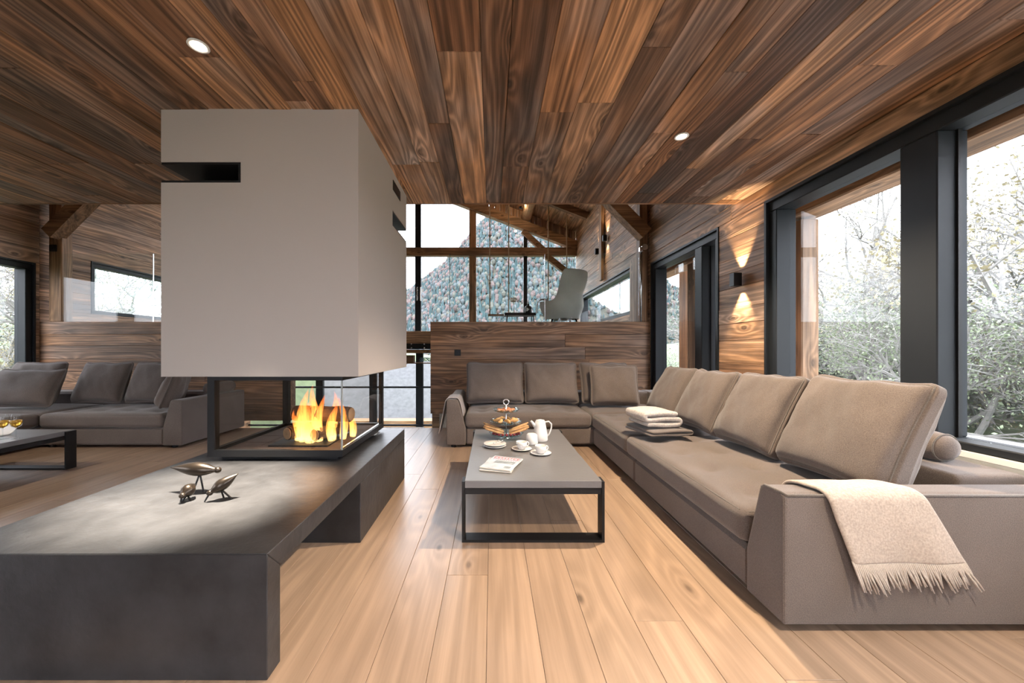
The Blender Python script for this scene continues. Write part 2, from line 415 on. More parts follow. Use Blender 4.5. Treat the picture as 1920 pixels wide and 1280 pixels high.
# ---- gable wall: timber frame, mullions and panes
def S(name, mb, mat, label, cat, group=None, bevel=0): return tag(part(name, mb, mat, bevel=bevel), label, cat, group, 'structure')
def zr(X): return 4.14+(XR-abs(X-XM)-XM)*.386            # underside of the gable rafter (mirrored about the ridge)
def zroof(X): return 4.72+(XR-abs(X-XM)-XM)*.386
gw = struct('wall_gable', 'glazed gable wall with old timber framing facing the mountain', 'wall')
def gp(u): return (u-922)/700*YG
tie = S('timber_tie', MB().cbox(XL, XR, YG-.12, YG+.1, 3.97, 4.22, .012), 'timX', 'long horizontal timber tie beam across the gable glazing', 'beam')
S('timber_post', MB().cbox(gp(880), gp(893), YG-.1, YG+.1, ZP, zr(gp(887))+.05, .012), 'timZ', 'old timber post between the gable panes', 'post')
for sg in (1, -1):
    xe = XR if sg > 0 else XL
    S('timber_rafter', MB().beam((xe, YG-.05, zr(xe)+.13), (XM, YG-.05, zr(XM)+.13), .22, .26), 'timX', 'sloping gable rafter '+('above the winged armchair' if sg > 0 else 'on the side of the other sofa'), 'rafter')
    S('timber_brace', MB().beam((xe-sg*.95, YG-.05, 4.0), (xe-sg*.12, YG-.05, 3.35), .16, .17), 'timX', 'short diagonal brace under the tie beam '+('above the winged armchair' if sg > 0 else 'on the side of the other sofa'), 'brace')
    S('timber_strut', MB().beam((xe-sg*1.62, YG-.05, 4.72), (xe-sg*1.0, YG-.05, 4.15), .15, .16), 'timX', 'short strut between rafter and tie beam '+('above the winged armchair' if sg > 0 else 'on the side of the other sofa'), 'strut')
# boards between rafter and roof
x = XL
while x < XR:
    x2 = min(x+random.uniform(.14, .2), XR); xm = (x+x2)/2
    part('plank', MB().prism([(x+.002, zr(x)+.2), (x2-.002, zr(x2)+.2), (x2-.002, zroof(x2)), (x+.002, zroof(x))][::1] if False else [(zr(x)+.2, x+.002), (zr(x2)+.2, x2-.002), (zroof(x2), x2-.002), (zroof(x), x+.002)], 1, YG+.03, YG+.06), 'wallZ', gw)
    x = x2
# upper and middle panes
cuts = [XL, gp(640), gp(784)-.0, gp(887), gp(985), XR]
mz = 0
for a, b_ in zip(cuts, cuts[1:]):
    mid = [XM] if a < XM < b_ else []
    xs = [a]+mid+[b_]
    top = [(zr(q), q) for q in xs]
    part('pane', MB().prism([(4.1, a), (4.1, b_)]+top[::-1], 1, YG, YG+.012), 'glass', gw)
    zb = ZP if not (VX0-.5 < (a+b_)/2 < VX1+.6) else 1.70
    part('pane', MB().box(a, b_, YG, YG+.012, zb, 4.1), 'glass', gw)
for u, wpx, z0, z1 in ((784, 11, 1.7, 6.0), (985, 7, ZP, 4.9), (640, 9, ZP, 5.6)):
    X = gp(u); part('mullion', MB().cbox(X-wpx/123.6, X+wpx/123.6, YG-.04, YG+.06, z0, min(z1, zr(X)), .006), 'frame', gw)
for u in (783, 789):
    X = gp(u); part('handle', MB().tube([(X, YG-.07, 2.62), (X, YG-.07, 3.03)], .022, 8), 'steel', gw)
# band of beams and the lower window in the well
S('timber_beam', MB().cbox(VX0, VX1, YG-.16, YG+.1, 1.33, 1.70, .012), 'timX', 'pale timber beam across the stairwell window', 'beam')
S('steel_beam', MB().box(VX0, VX1, YG-.10, YG+.06, 1.16, 1.33), 'black', 'black steel beam with bolt heads under the pale timber beam', 'beam')
bo = bpy.data.objects['steel_beam']
for u in (773, 797, 720, 690):
    for v in (645, 652):
        p = at(u, v, YG); part('bolt', MB().tube([(p.x, YG-.10, p.z), (p.x, YG-.125, p.z)], .022, 8), 'steel', bo)
S('timber_beam', MB().cbox(VX0, VX1, YG-.14, YG+.06, 1.04, 1.15, .01), 'timX', 'thin timber beam under the black steel beam', 'beam')
w5 = struct('window_5', 'dark framed window of the level below seen under the chimney hood', 'window')
for a, b_ in ((XL, VX0), (VX0, gp(700)), (gp(700), gp(787)), (gp(787), VX1)): part('pane', MB().box(a, b_, YG, YG+.012, -1.6, .74), 'glass', w5)
for u in (787, 700, 600):
    X = gp(u); part('mullion', MB().cbox(X-.11, X+.11, YG-.05, YG+.06, -1.6, 1.04, .006), 'frame', w5)
for z in (.02, -1.12): part('rail', MB().tube([(XL, YG-.12, z), (VX1, YG-.12, z)], .03, 8), 'frame', w5)
# ---- roof
rf = struct('roof', 'boarded underside of the pitched roof over the gable hall', 'roof')
for sg in (1, -1):
    d = 0
    xe = XR+.16 if sg > 0 else XL-.16; n = 22; L_ = abs(xe-XM)
    for i in range(n):
        xa = xe-sg*L_*i/n; xb = xe-sg*L_*(i+1)/n
        part('plank', MB().prism([(zroof(xa), xa), (zroof(xb), xb), (zroof(xb)+.05, xb), (zroof(xa)+.05, xa)], 1, YC-.1, YG+.5), 'wallY', rf)
    part('roof_deck', MB().prism([(zroof(xe)+.06, xe), (zroof(XM)+.06, XM), (zroof(XM)+.3, XM), (zroof(xe)+.3, xe)], 1, YC-.2, YG+.5), 'concrete', rf)
    for j, y in enumerate((7.0, 8.4, 9.8)):
        if sg < 0 and j: continue
        S('rafter', MB().beam((xe-sg*.2, y, zroof(xe-sg*.2)-.09), (XM, y, zroof(XM)-.09), .14, .18), 'timX', 'sloping old roof rafter spanning to the ridge', 'rafter', 'roof rafters over the gable hall')
lg = MB(); pts = [(1.05, y, 5.16+.012*sin(y*3)) for y in [6.5+.4*i for i in range(13)]]; lg.tube(pts, [.15+.012*sin(i*1.7) for i in range(13)], 14)
S('log_purlin', lg, plain('debarked_log', (.42, .27, .16), .7, 0, .4, 18, .2, 5), 'round debarked log carrying the roof above the armchair', 'log')
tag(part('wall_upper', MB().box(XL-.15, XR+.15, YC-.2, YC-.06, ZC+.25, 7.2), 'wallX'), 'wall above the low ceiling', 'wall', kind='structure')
# ---- corner posts with braces, wall batten
for sg, xe, lab in ((1, XR, 'beside the glass door'), (-1, XL, 'behind the other sofa')):
    if sg > 0: x0, x1 = XR-.155, XR-.022
    else: x0, x1 = -7.19, -6.98
    S('timber_post', MB().cbox(x0, x1, YP+.03, YP+.2, ZP+.002, 4.7, .01), 'timZ', 'square timber corner post '+lab, 'post')
    xc = (x0+x1)/2
    S('timber_brace', MB().beam((xc, YP+.0, 3.0), (xc-sg*.75, YP+.0, 3.75), .2, .2), 'timX', 'thick diagonal brace on the corner post '+lab, 'brace')
    p = at(100, 465, YP+.02) if sg < 0 else at(1208, 466, YP+.02)
    if sg < 0:
        t = thing('wall_socket', 'black square socket on the timber post behind the other sofa', 'socket', p)
        part('plate', MB().cbox(p.x-.055, p.x+.055, YP+.002, YP+.03, p.z-.055, p.z+.055, .006), 'black', t)
        part('socket_ring', MB().tube([(p.x, YP+.002, p.z), (p.x, YP-.006, p.z)], .032, 16), 'frame', t)
S('timber_batten', MB().cbox(XR-.09, XR-.028, 8.42, 8.60, 2.72, 4.7, .008), 'timZ', 'vertical batten between two small wall lamps', 'batten')
S('timber_batten', MB().cbox(XR-.07, XR-.028, 6.42, 6.74, ZP, 2.75, .008), 'wallZ', 'wide upright board at the end of the gable side window', 'batten')

# ------------------------------------------------------------------ windows in the side walls
def side_window(nm, label, xf, sign, y0, y1, z0, z1, mull, bar=.11, depth=.18, bottom=.07, inset=.02, mw=.2):
    """XF inner wall face, SIGN the way out"""
    t = struct(nm, label, 'window')
    a, b_ = sorted((xf+sign*inset, xf+sign*(inset+depth)))
    part('frame', MB().cbox(a, b_, y0, y1, z1-bar, z1, .006), 'frame', t)
    part('frame', MB().cbox(a, b_, y0, y1, z0, z0+bottom, .006), 'frame', t)
    part('frame', MB().cbox(a, b_, y0, y0+bar, z0+bottom, z1-bar, .006), 'frame', t)
    part('frame', MB().cbox(a, b_, y1-bar, y1, z0+bottom, z1-bar, .006), 'frame', t)
    lip = sorted((xf-sign*.012, xf+sign*inset))
    part('casing', MB().box(*lip, y0, y1, z1-.025, z1).box(*lip, y0, y0+.025, z0, z1-.025).box(*lip, y1-.025, y1, z0, z1-.025), 'frame', t)
    ed = [y0+bar]+[m for mm in mull for m in (mm-mw/2, mm+mw/2)]+[y1-bar]; g = (a+b_)/2+sign*.03
    for mm in mull:
        part('mullion', MB().cbox(a, b_-.0, mm-mw/2, mm+mw/2, z0+bottom, z1-bar, .006), 'frame', t)
        part('gasket', MB().box(g-.012, g+.012, mm-mw/2-.012, mm+mw/2+.012, z0+bottom, z1-bar), 'black', t)
    for i in range(0, len(ed), 2): part('pane', MB().box(g-.006, g+.006, ed[i], ed[i+1], z0+bottom, z1-bar), 'glass', t)
    return t
side_window('window_1', 'large dark framed garden window behind the corner sofa', XR, 1, -3.6, 3.49, .60, 2.53, (2.26, .3, -1.6), bar=.11, bottom=.045)
side_window('door_1', 'dark framed sliding glass door past the wall lamp', XR, 1, 4.20, 5.985, 0, 2.53, (4.66,), mw=.16)
side_window('window_2', 'long low window beside the winged armchair', XR, 1, 6.8, 10.75, 1.80, 2.68, (), bar=.09)
side_window('window_3', 'dark framed window behind the other sofa', XL, -1, 3.3, 5.97, 0, 2.53, (4.6,))
side_window('window_4', 'long low window beyond the far glass railing', XL, -1, 6.8, 10.75, 1.80, 2.76, (), bar=.09)
side_window('window_6', 'garden window of the far wall', XL, -1, -3.0, 1.2, .6, 2.53, (-.9,))
for i, (a, b_, z0, z1) in enumerate(BH):
    t = struct('window_%d' % (7+i), ('wide' if i else 'broad')+' window in the wall opposite the gable', 'window')
    part('frame', MB().box(a, b_, YB-.1, YB-.02, z0, z0+.06).box(a, b_, YB-.1, YB-.02, z1-.06, z1).box(a, a+.06, YB-.1, YB-.02, z0, z1).box(b_-.06, b_, YB-.1, YB-.02, z0, z1), 'frame', t)
    part('pane', MB().box(a+.06, b_-.06, YB-.07, YB-.06, z0+.06, z1-.06), 'glass', t)
# glass railings
def rail_glass(x0, x1, label, first=False):
    t = thing('glass_panel', label, 'railing', ((x0+x1)/2, YP+.06, ZP))
    part('pane', MB().cbox(x0+.004, x1-.004, YP+.05, YP+.066, ZP+.002, 2.708, .002), 'bal', t)
    part('edge', MB().box(x0+.001, x0+.009, YP+.049, YP+.067, ZP+.002, 2.708), plain('glass_edge', (.05, .16, .15), .1) if first else 'steel', t)
    return t
rail_glass(gp(842)*YP/YG, .862, 'clear glass railing panel in front of the mountain view and side table', True)
rail_glass(.862, 2.40, 'clear glass railing panel in front of the winged armchair')
rail_glass(-7.16, -5.52, 'clear glass railing panel above the other sofa, next to the timber post')
rail_glass(-5.52, VX0, 'clear glass railing panel above the other sofa, next to the chimney')
t = thing('clamp_rod', 'slim chrome upright at the end of the glass railing', 'rod', (2.42, YP+.06, ZP))
part('rod', MB().tube([(2.405, YP-.01, ZP+.002), (2.405, YP-.01, 2.72)], .016, 10), 'steel', t, smooth=True)
part('clamp', MB().cbox(2.38, 2.43, YP-.035, YP+.03, 2.72, 2.80, .008), 'steel', t)
t2 = at(1208, 466, YP); part('ring', MB().tube([(t2.x, YP+.03, t2.z+.02), (t2.x, YP-.03, t2.z+.02)], .05, 18), 'steel', t)

# ------------------------------------------------------------------ lights of the room
def downlight(x, y, label, watts, ang=70, col=(1, .82, .62), blend=.6, size=.03):
    t = thing('downlight', label, 'downlight', (x, y, ZC-.008), 'recessed ceiling spotlights')
    part('ring', MB().lathe([(.034, 0), (.046, 0), (.048, -.006), (.044, -.009), (.034, -.006), (.034, .012)], (x, y, ZC-.007), 24), 'white_sill', t, smooth=True)
    part('lens', MB().lathe([(.0, -.004), (.034, -.004)], (x, y, ZC-.006), 20), M.setdefault('lamp', emit('lamp_glow', (1, .85, .65), 25)), t)
    l = bpy.data.lights.new('spot', 'SPOT'); l.energy = watts; l.spot_size = R(ang); l.spot_blend = blend; l.color = col; l.shadow_soft_size = size
    o = bpy.data.objects.new('spot_beam', l); o.location = (x, y, ZC-.03); link(o, t)
downlight(-1.463, 1.862, 'recessed ceiling spotlight above the bird figures', 4200, 35, (1, .88, .72), .9)
downlight(1.35, 2.654, 'recessed ceiling spotlight above the corner sofa', 520, 125, (1, .79, .56), .5)
downlight(1.35, .35, 'recessed ceiling spotlight above the sofa end by the camera', 330, 120, (1, .8, .58), .5)
downlight(-4.9, 2.654, 'recessed ceiling spotlight above the other coffee table', 120, 100, (1, .85, .65), .5)
def sconce(y, z, label, watts):
    t = thing('wall_lamp', label, 'wall lamp', (XR-.05, y, z), 'small black up and down wall lamps')
    part('housing', MB().box(XR-.115, XR-.045, y-.035, y-.029, z-.065, z+.065).box(XR-.115, XR-.045, y+.029, y+.035, z-.065, z+.065).box(XR-.115, XR-.109, y-.029, y+.029, z-.065, z+.065).box(XR-.051, XR-.03, y-.029, y+.029, z-.065, z+.065).box(XR-.109, XR-.051, y-.029, y+.029, z-.012, z+.012), 'black', t)
    for s in (1, -1):
        part('bulb', MB().box(XR-.10, XR-.06, y-.02, y+.02, z+s*.014, z+s*.018), M['lamp'], t)
        l = bpy.data.lights.new('spot', 'SPOT'); l.energy = watts; l.spot_size = R(64); l.spot_blend = .6; l.color = (1, .72, .42); l.shadow_soft_size = .012
        o = bpy.data.objects.new('spot_beam', l); o.location = (XR-.085, y, z+s*.045); o.rotation_euler = (pi if s > 0 else 0, 0, 0)
        o.rotation_euler.y = s*R(11); link(o, t)
sconce(3.80, 1.86, 'black wall lamp on the boards between the garden window and the glass door', 70)
sconce(8.22, 3.60, 'black wall lamp on the near side of the vertical batten', 40)
sconce(8.84, 3.47, 'black wall lamp on the far side of the vertical batten', 40)
t = thing('uplight', 'small hidden lamp glowing beside the roof log', 'lamp', (.80, 10.2, 5.0))
part('body', MB().lathe([(0, 0), (.05, 0), (.05, .05), (.0, .05)], (.80, 10.2, 5.0), 14), 'black', t)
l = bpy.data.lights.new('point', 'POINT'); l.energy = 18; l.color = (1, .7, .4); l.shadow_soft_size = .05
o = bpy.data.objects.new('bulb_light', l); o.location = (.80, 10.2, 5.10); link(o, t)

# ------------------------------------------------------------------ fireplace
ch = thing('chimney_hood', 'pale grey plastered chimney hood hanging above the fire', 'chimney', (-1.47, 3.03, .978))
CX0, CX1, CY0, CY1 = -2.095, -.845, 2.365, 3.70
SZ0, SZ1 = 2.207, 2.337
b = MB(); b.box(CX0, CX1, CY0, CY1, .978, SZ0).box(CX0, CX1, CY0, CY1, SZ1, ZC)
b.prism([(CX0, CY0+.34), (CX0+.505, CY0+.34), (CX0+.505, CY0), (CX1, CY0), (CX1, CY1-.52), (CX1-.36, CY1-.52), (CX1-.36, CY1), (CX0, CY1)], 2, SZ0, SZ1)
part('hood', b, 'plaster', ch)
# black liners of the two open corner slots and the small vent
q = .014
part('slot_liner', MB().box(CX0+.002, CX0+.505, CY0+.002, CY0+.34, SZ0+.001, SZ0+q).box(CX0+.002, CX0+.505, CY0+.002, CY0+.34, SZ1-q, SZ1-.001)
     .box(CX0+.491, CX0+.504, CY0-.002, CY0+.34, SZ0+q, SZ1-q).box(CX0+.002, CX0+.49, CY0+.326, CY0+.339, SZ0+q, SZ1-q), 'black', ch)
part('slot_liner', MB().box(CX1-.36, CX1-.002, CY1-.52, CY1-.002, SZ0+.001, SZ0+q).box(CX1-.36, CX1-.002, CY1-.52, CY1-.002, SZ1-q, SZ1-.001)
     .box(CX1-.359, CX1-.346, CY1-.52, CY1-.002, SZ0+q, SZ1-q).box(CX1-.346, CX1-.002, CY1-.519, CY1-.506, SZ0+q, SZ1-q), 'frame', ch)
part('vent', MB().box(CX1-.001, CX1+.004, 3.19, 3.44, 2.515, 2.60), 'black', ch)
# hearth bench
HZ = .44; HX0, HX1, HY0, HY1 = -1.965, -.78, 1.297, 3.34
he = thing('hearth_bench', 'long dark slate hearth bench with an open recess below the fire', 'hearth', ((HX0+HX1)/2, 2.3, 0))
part('top_slab', MB().prism([(HY0, HZ), (HY0+.081, HZ-.082), (HY1, HZ-.082), (HY1, HZ)], 0, HX0, HX1), 'slate', he, bevel=.0025, seg=1)
part('front_panel', MB().prism([(HY0, 0), (HY0+.081, 0), (HY0+.081, HZ-.083), (HY0, HZ-.001)], 0, HX0, HX1), 'slate', he, bevel=.0025, seg=1)
part('block', MB().cbox(HX0+.02, HX1, 2.22, HY1, 0, HZ-.083, .003), 'slate', he)
# firebox
FX0, FX1, FY0, FY1 = -1.806, -.947, 2.37, 3.27; FZ0, FZ1 = .468, .977
fb = thing('firebox', 'black framed glass firebox standing on the slate hearth', 'fireplace', ((FX0+FX1)/2, 2.82, HZ))
part('plinth', MB().box(FX0+.06, FX1-.05, FY0+.05, FY1-.05, HZ, FZ0), 'black', fb)
part('base_frame', MB().box(FX0, FX1, FY0, FY0+.03, FZ0, FZ0+.043).box(FX0, FX1, FY1-.03, FY1, FZ0, FZ0+.043).box(FX0, FX0+.03, FY0+.03, FY1-.03, FZ0, FZ0+.043).box(FX1-.03, FX1, FY0+.03, FY1-.03, FZ0, FZ0+.043).box(FX0+.03, FX1-.03, FY0+.03, FY1-.03, FZ0, FZ0+.012), 'black', fb)
part('top_frame', MB().box(FX0, FX1, FY0, FY0+.03, FZ1-.024, FZ1).box(FX0, FX1, FY1-.03, FY1, FZ1-.024, FZ1).box(FX0, FX0+.03, FY0+.03, FY1-.03, FZ1-.024, FZ1).box(FX1-.03, FX1, FY0+.03, FY1-.03, FZ1-.024, FZ1), 'black', fb)
for (xa, ya) in ((FX0, FY0), (FX1-.03, FY1-.045), (FX0, FY1-.045)):
    part('post', MB().box(xa, xa+(.045 if xa == FX0 else .03), ya, ya+.045, FZ0+.043, FZ1-.024), 'black', fb)
gz0, gz1 = FZ0+.043, FZ1-.024
part('pane', MB().box(FX0+.046, FX1-.011, FY0+.008, FY0+.013, gz0, gz1), 'fireglass', fb)
part('pane', MB().box(FX1-.011, FX1-.006, FY0+.008, FY1-.046, gz0, gz1), 'fireglass', fb)
part('pane', MB().box(FX0+.008, FX0+.013, FY0+.046, FY1-.046, gz0, gz1), 'fireglass', fb)
part('glass_edge', MB().box(FX1-.013, FX1-.004, FY0+.006, FY0+.015, gz0, gz1), plain('pale_glass_edge', (.30, .32, .31), .2), fb)
part('sill_strip', MB().box(FX1-.028, FX1-.014, FY0+.03, FY1-.05, gz0, gz0+.004), 'steel', fb)
part('pull_tab', MB().box(FX1+.0, FX1+.03, 2.93, 3.06, FZ0+.004, FZ0+.010), 'steel', fb)
fbrick = plain('firebrick_tile', (.10, .07, .06), .8, 0, .2, 30, .15, 6)
for i in range(4):
    for j in range(4):
        x0 = FX0+.05+i*.19; y0 = FY0+.06+j*.2
        part('tile', MB().cbox(x0+.002, x0+.186, y0+.002, y0+.196, FZ0+.012, FZ0+.03, .003), fbrick, fb)
part('grate_plate', MB().cbox(-1.50, -1.10, 2.50, 3.02, FZ0+.031, FZ0+.040, .003), 'frame', fb)
bark = plain('charred_bark', (.075, .045, .03), .9, 0, 1.0, 28, .5, 12)
cut = plain('cut_wood', (.32, .19, .10), .8, 0, .3, 30, .3, 14)
def firelog(p, q, r, label, seed):
    p, q = Vector(p), Vector(q); t = thing('log', label, 'log', p.lerp(q, .5)-Vector((0, 0, r)), 'logs burning in the firebox')
    pts = [p.lerp(q, i/8) for i in range(9)]; mb = MB(); mb.tube(pts, [r*(1+.1*noise.noise(Vector((i*.7, seed, 0)))) for i in range(9)], 12)
    mb.v = [tuple(Vector(v)+noise.noise_vector(Vector(v)*28)*.006) for v in mb.v]
    part('bark', mb, bark, t, smooth=False)
    d = (q-p).normalized()
    part('cut_end', MB().tube([p-d*.002, p-d*.0085], r*.86, 12), cut, t); part('cut_end', MB().tube([q+d*.002, q+d*.0085], r*.86, 12), cut, t)
firelog((-1.42, 2.60, .566), (-1.24, 2.95, .566), .047, 'split log lying low across the plate, charred at one end', 1)
firelog((-1.22, 2.58, .561), (-1.10, 2.90, .561), .043, 'short log lying beside the flames near the open corner', 2)
firelog((-1.45, 2.76, .682), (-1.02, 2.70, .682), .055, 'thick log laid across the others on top of the fire', 3)
fm = bpy.data.materials.new('flame'); fm.use_nodes = True; nt = fm.node_tree; nt.nodes.remove(nt.nodes['Principled BSDF'])
tc = N(nt, 'TexCoord'); sp = N(nt, 'SeparateXYZ'); nt.links.new(tc.outputs['Generated'], sp.inputs[0])
fr_ = ramp(nt, [(0, (1, .62, .22)), (.35, (1, .42, .08)), (1, (1, .16, .02))]); nt.links.new(sp.outputs['Z'], fr_.inputs[0])
em = N(nt, 'Emission'); nt.links.new(fr_.outputs[0], em.inputs[0]); em.inputs[1].default_value = 5.0
tr = N(nt, 'BsdfTransparent'); lw = N(nt, 'LayerWeight', i_Blend=.35)
ns = N(nt, 'TexNoise', i_Scale=5.0, i_Detail=3.0); mp = N(nt, 'Mapping'); mp.inputs['Scale'].default_value = (1, 1, .35)
nt.links.new(tc.outputs['Generated'], mp.inputs[0]); nt.links.new(mp.outputs[0], ns.inputs['Vector'])
nr = ramp(nt, [(.38, (0, 0, 0)), (.62, (1, 1, 1))]); nt.links.new(ns.outputs['Fac'], nr.inputs[0])
fade = mth(nt, 'MULTIPLY', mth(nt, 'SUBTRACT', 1.0, mth(nt, 'POWER', sp.outputs['Z'], 1.5)), mth(nt, 'SUBTRACT', 1.0, lw.outputs['Facing']))
fac = mth(nt, 'MULTIPLY', fade, mth(nt, 'MULTIPLY_ADD', nr.outputs[0], .8, .2))
mx = N(nt, 'MixShader'); nt.links.new(fac, mx.inputs[0]); nt.links.new(tr.outputs[0], mx.inputs[1]); nt.links.new(em.outputs[0], mx.inputs[2])
nt.links.new(mx.outputs[0], nt.nodes['Material Output'].inputs['Surface'])
fire = thing('fire', 'orange flames licking around the burning logs', 'fire', (-1.27, 2.7, FZ0+.04))
rnd = random.Random(3)
for (x, y, h, r) in ((-1.36, 2.62, .17, .03), (-1.31, 2.60, .28, .045), (-1.25, 2.57, .22, .05), (-1.20, 2.60, .25, .035), (-1.12, 2.62, .2, .04), (-1.06, 2.66, .24, .032), (-1.40, 2.70, .13, .03), (-1.16, 2.72, .26, .04), (-1.28, 2.72, .3, .04), (-1.02, 2.74, .18, .03)):
    pts = []; rr = []; ph = rnd.uniform(0, 6)
    for i in range(12):
        u = i/11; pts.append((x+.03*sin(ph+u*4)*u, y+.02*cos(ph+u*3)*u, FZ0+.045+1.3*h*u)); rr.append(max(.001, r*(1.1*(u+.12)**.45*(1-u)**.9)*1.6))
    part('flame', MB().tube(pts, rr, 10), fm, fire, smooth=True)
l = bpy.data.lights.new('fire_light', 'POINT'); l.energy = 2.5; l.color = (1, .5, .18); l.shadow_soft_size = .08
o = bpy.data.objects.new('fire_light', l); o.location = (-1.22, 2.60, .70); link(o, fire)
# bird figures
def bird(label, tail, head, r, feet, beak=None, hr=.017):
    tail, head = Vector(tail), Vector(head); mid = tail.lerp(head, .62); base = Vector((mid.x, mid.y, HZ))
    t = thing('bird_figure', label, 'figurine', base, 'dark metal bird figures on the hearth')
    n = 15; pts = [tail.lerp(head, i/(n-1)) for i in range(n)]
    prof = [r*max(.06, (sin(pi*min(1, (i/(n-1))**1.25))**.85)) for i in range(n)]
    prof[-1] = hr*.7; prof[-2] = max(prof[-2], hr*.9)
    part('body', MB().tube(pts, prof, 16), 'bronze', t, smooth=True)
    part('head', rbox(hr*2.3, hr*2.1, hr*2.1, hr*1.04, 8), 'bronze', t, local=True, smooth=True).location = head-base
    for f in feet: part('leg', MB().tube([Vector(f), mid+Vector((0, 0, -r*.6))], .004, 8), 'black', t)
    if beak: part('beak', MB().tube([head, Vector(beak)], [.005, .003], 8), 'black', t)
def hp(u, v, z): # point above the hearth seen at a pixel, on the vertical through hearth depth
    return None
bird('largest bird figure with a long pointed tail', (-1.60, 1.86, .562), (-1.365, 1.86, .550), .034, ((-1.475, 1.84, HZ), (-1.435, 1.86, HZ)), None, .014)
bird('bird figure bending down with its tail raised', (-1.222, 1.80, .552), (-1.318, 1.745, .480), .028, ((-1.285, 1.79, HZ), (-1.235, 1.775, HZ)), (-1.335, 1.735, HZ+.002), .012)
bird('smallest round bird figure pecking at the slate', (-1.437, 1.81, .500), (-1.432, 1.728, .474), .029, ((-1.450, 1.75, HZ), (-1.412, 1.75, HZ)), (-1.430, 1.712, HZ+.002), .012)

# ------------------------------------------------------------------ sofas
def soft(name, mb, parent, mat='sofa', local=False): return part(name, mb, mat, parent, local, smooth=True)
def seat_cushion(parent, x0, x1, y0, y1, z0=.235, z1=.40, tufts=None, n=26):
    sx, sy, sz = x1-x0, y1-y0, z1-z0
    tufts = tufts or []
    def df(a, b_, c, p):
        if c > -.2:
            k = max(0, min(1, (c+.2)/1.2)); puff = .035*(1-abs(a)**3)*(1-abs(b_)**3)
            for (ta, tb) in tufts:
                d = ((p.x/sx-ta)*sx)**2+((p.y/sy-tb)*sy)**2; puff -= .024*math.exp(-d/.0035)+.014*math.exp(-d/.02)
            p = p+Vector((0, 0, puff*k))
        return p
    mb = rbox(sx, sy, sz, .05, n, df); c = soft('seat_cushion', mb, parent)
    c.location = (0, 0, 0); me = c.data; me.transform(Matrix.Translation(((x0+x1)/2, (y0+y1)/2, (z0+z1)/2)))
    e = .046; zt = z1-.016
    pts = [(x0+e*.4, y0+e, zt), (x0+e, y0+e*.4, zt), (x1-e, y0+e*.4, zt), (x1-e*.4, y0+e, zt), (x1-e*.4, y1-e, zt), (x1-e, y1-e*.4, zt), (x0+e, y1-e*.4, zt), (x0+e*.4, y1-e, zt), (x0+e*.4, y0+e, zt)]
    part('piping', MB().tube(pts, .0045, 6, False), 'pipe', c, local=True, smooth=True)
    return c
def pillow(label, loc, rot, wd, ht, th, group, seed=0, name='sofa_cushion', n=26, mat='sofa', edge=.1):
    """square cushion: width along local x, thickness along y, height along z, resting on its lower edge at LOC"""
    def prof(a, c): return max(.0, (1-abs(a)**3.0))**.5*max(.0, (1-abs(c)**3.0))**.5
    def df(a, b_, c, p):
        k = prof(a, c)*(1-edge)+edge
        x = p.x*(1-.05*(1-c*c)*abs(a)**3); z = p.z*(1-.06*(1-a*a)*abs(c)**3)
        wr_ = .020*noise.noise(Vector((a*1.8+seed, c*1.3, b_*.3)))+.015*noise.noise(Vector((a*5+c*2.5+seed*2, c*1.2, 0)))*(.4+.6*abs(a))+.007*noise.noise(Vector((a*9-c*5+seed, c*3, 2)))
        y = p.y*k*(1+.22*(-c)) + (1 if b_ > 0 else -1)*wr_*prof(a, c)*min(1, abs(b_)*1.0)
        z += .014*noise.noise(Vector((a*2.1+seed*3, 5, 0)))*max(0, c)
        return Vector((x, y, z+ht/2))
    rr = min(th*.42, .06)
    me = rbox(wd, th, ht, rr, n, df).mesh(name, True)
    o = part(name, me, mat); o.location = loc; o.rotation_euler = rot
    tag(o, label, 'cushion', group)
    for side in ((0,) if edge < .2 else (-.97, .97)):
        pp = []
        for i in range(97):
            an = 2*pi*i/96; ca, sa = cos(an), sin(an); m_ = max(abs(ca), abs(sa))
            q = rbox_point(wd, th, ht, rr, (ca/m_, side, sa/m_), df); pp.append(tuple(q))
        part('piping', MB().tube(pp, .0045, 6, False), 'pipe' if mat == 'sofa' else mat, o, local=True, smooth=True)
    return o
SX0, SX1, SY0, SYB = 1.18, 2.50, 1.508, 4.356
so = thing('corner_sofa', 'large L-shaped taupe fabric sofa along the garden window', 'sofa', (1.9, 3.4, 0))
def arm_profile(o, i_, sgn):  # (coordinate, z) outline of an arm: outer face upright, inner face sloping
    return [(o, .035), (o, .555), (o+sgn*.02, .566), (o+sgn*.115, .566), (o+sgn*.14, .545), (o+sgn*.225, .235), (o+sgn*.225, .035)]
part('arm', MB().prism(arm_profile(SY0, 0, 1)[::1], 0, SX0, SX1) if False else MB().prism([(y, z) for y, z in arm_profile(SY0, 0, 1)], 0, SX0, SX1), 'sofa', so, bevel=.014, seg=3)
pts = [(SX0+.01, SY0+.135, .548), (SX0+.004, SY0+.11, .564), (SX0+.004, SY0+.02, .566), (SX0+.012, SY0+.002, .560), (SX1, SY0+.002, .560)]
part('piping', MB().tube(pts, .006, 8), 'pipe', so, smooth=True)
part('base', MB().cbox(SX0+.01, SX1, SY0+.226, 3.118, .035, .232, .02), 'sofa', so)
part('base', MB().cbox(SX0+.01, SX1, 3.122, SYB+.02, .035, .232, .02), 'sofa', so)
part('base', MB().cbox(-.305, SX1, SYB+.022, 5.44, .035, .232, .02), 'sofa', so)
part('arm', MB().prism([(z, x) for x, z in arm_profile(-.53, 0, 1)], 1, SYB, 5.44), 'sofa', so, bevel=.014, seg=3)
part('backrest', MB().box(2.16, SX1, SY0+.226, 5.44, .234, .566), 'sofa', so, smooth=True, bevel=.03, seg=4)
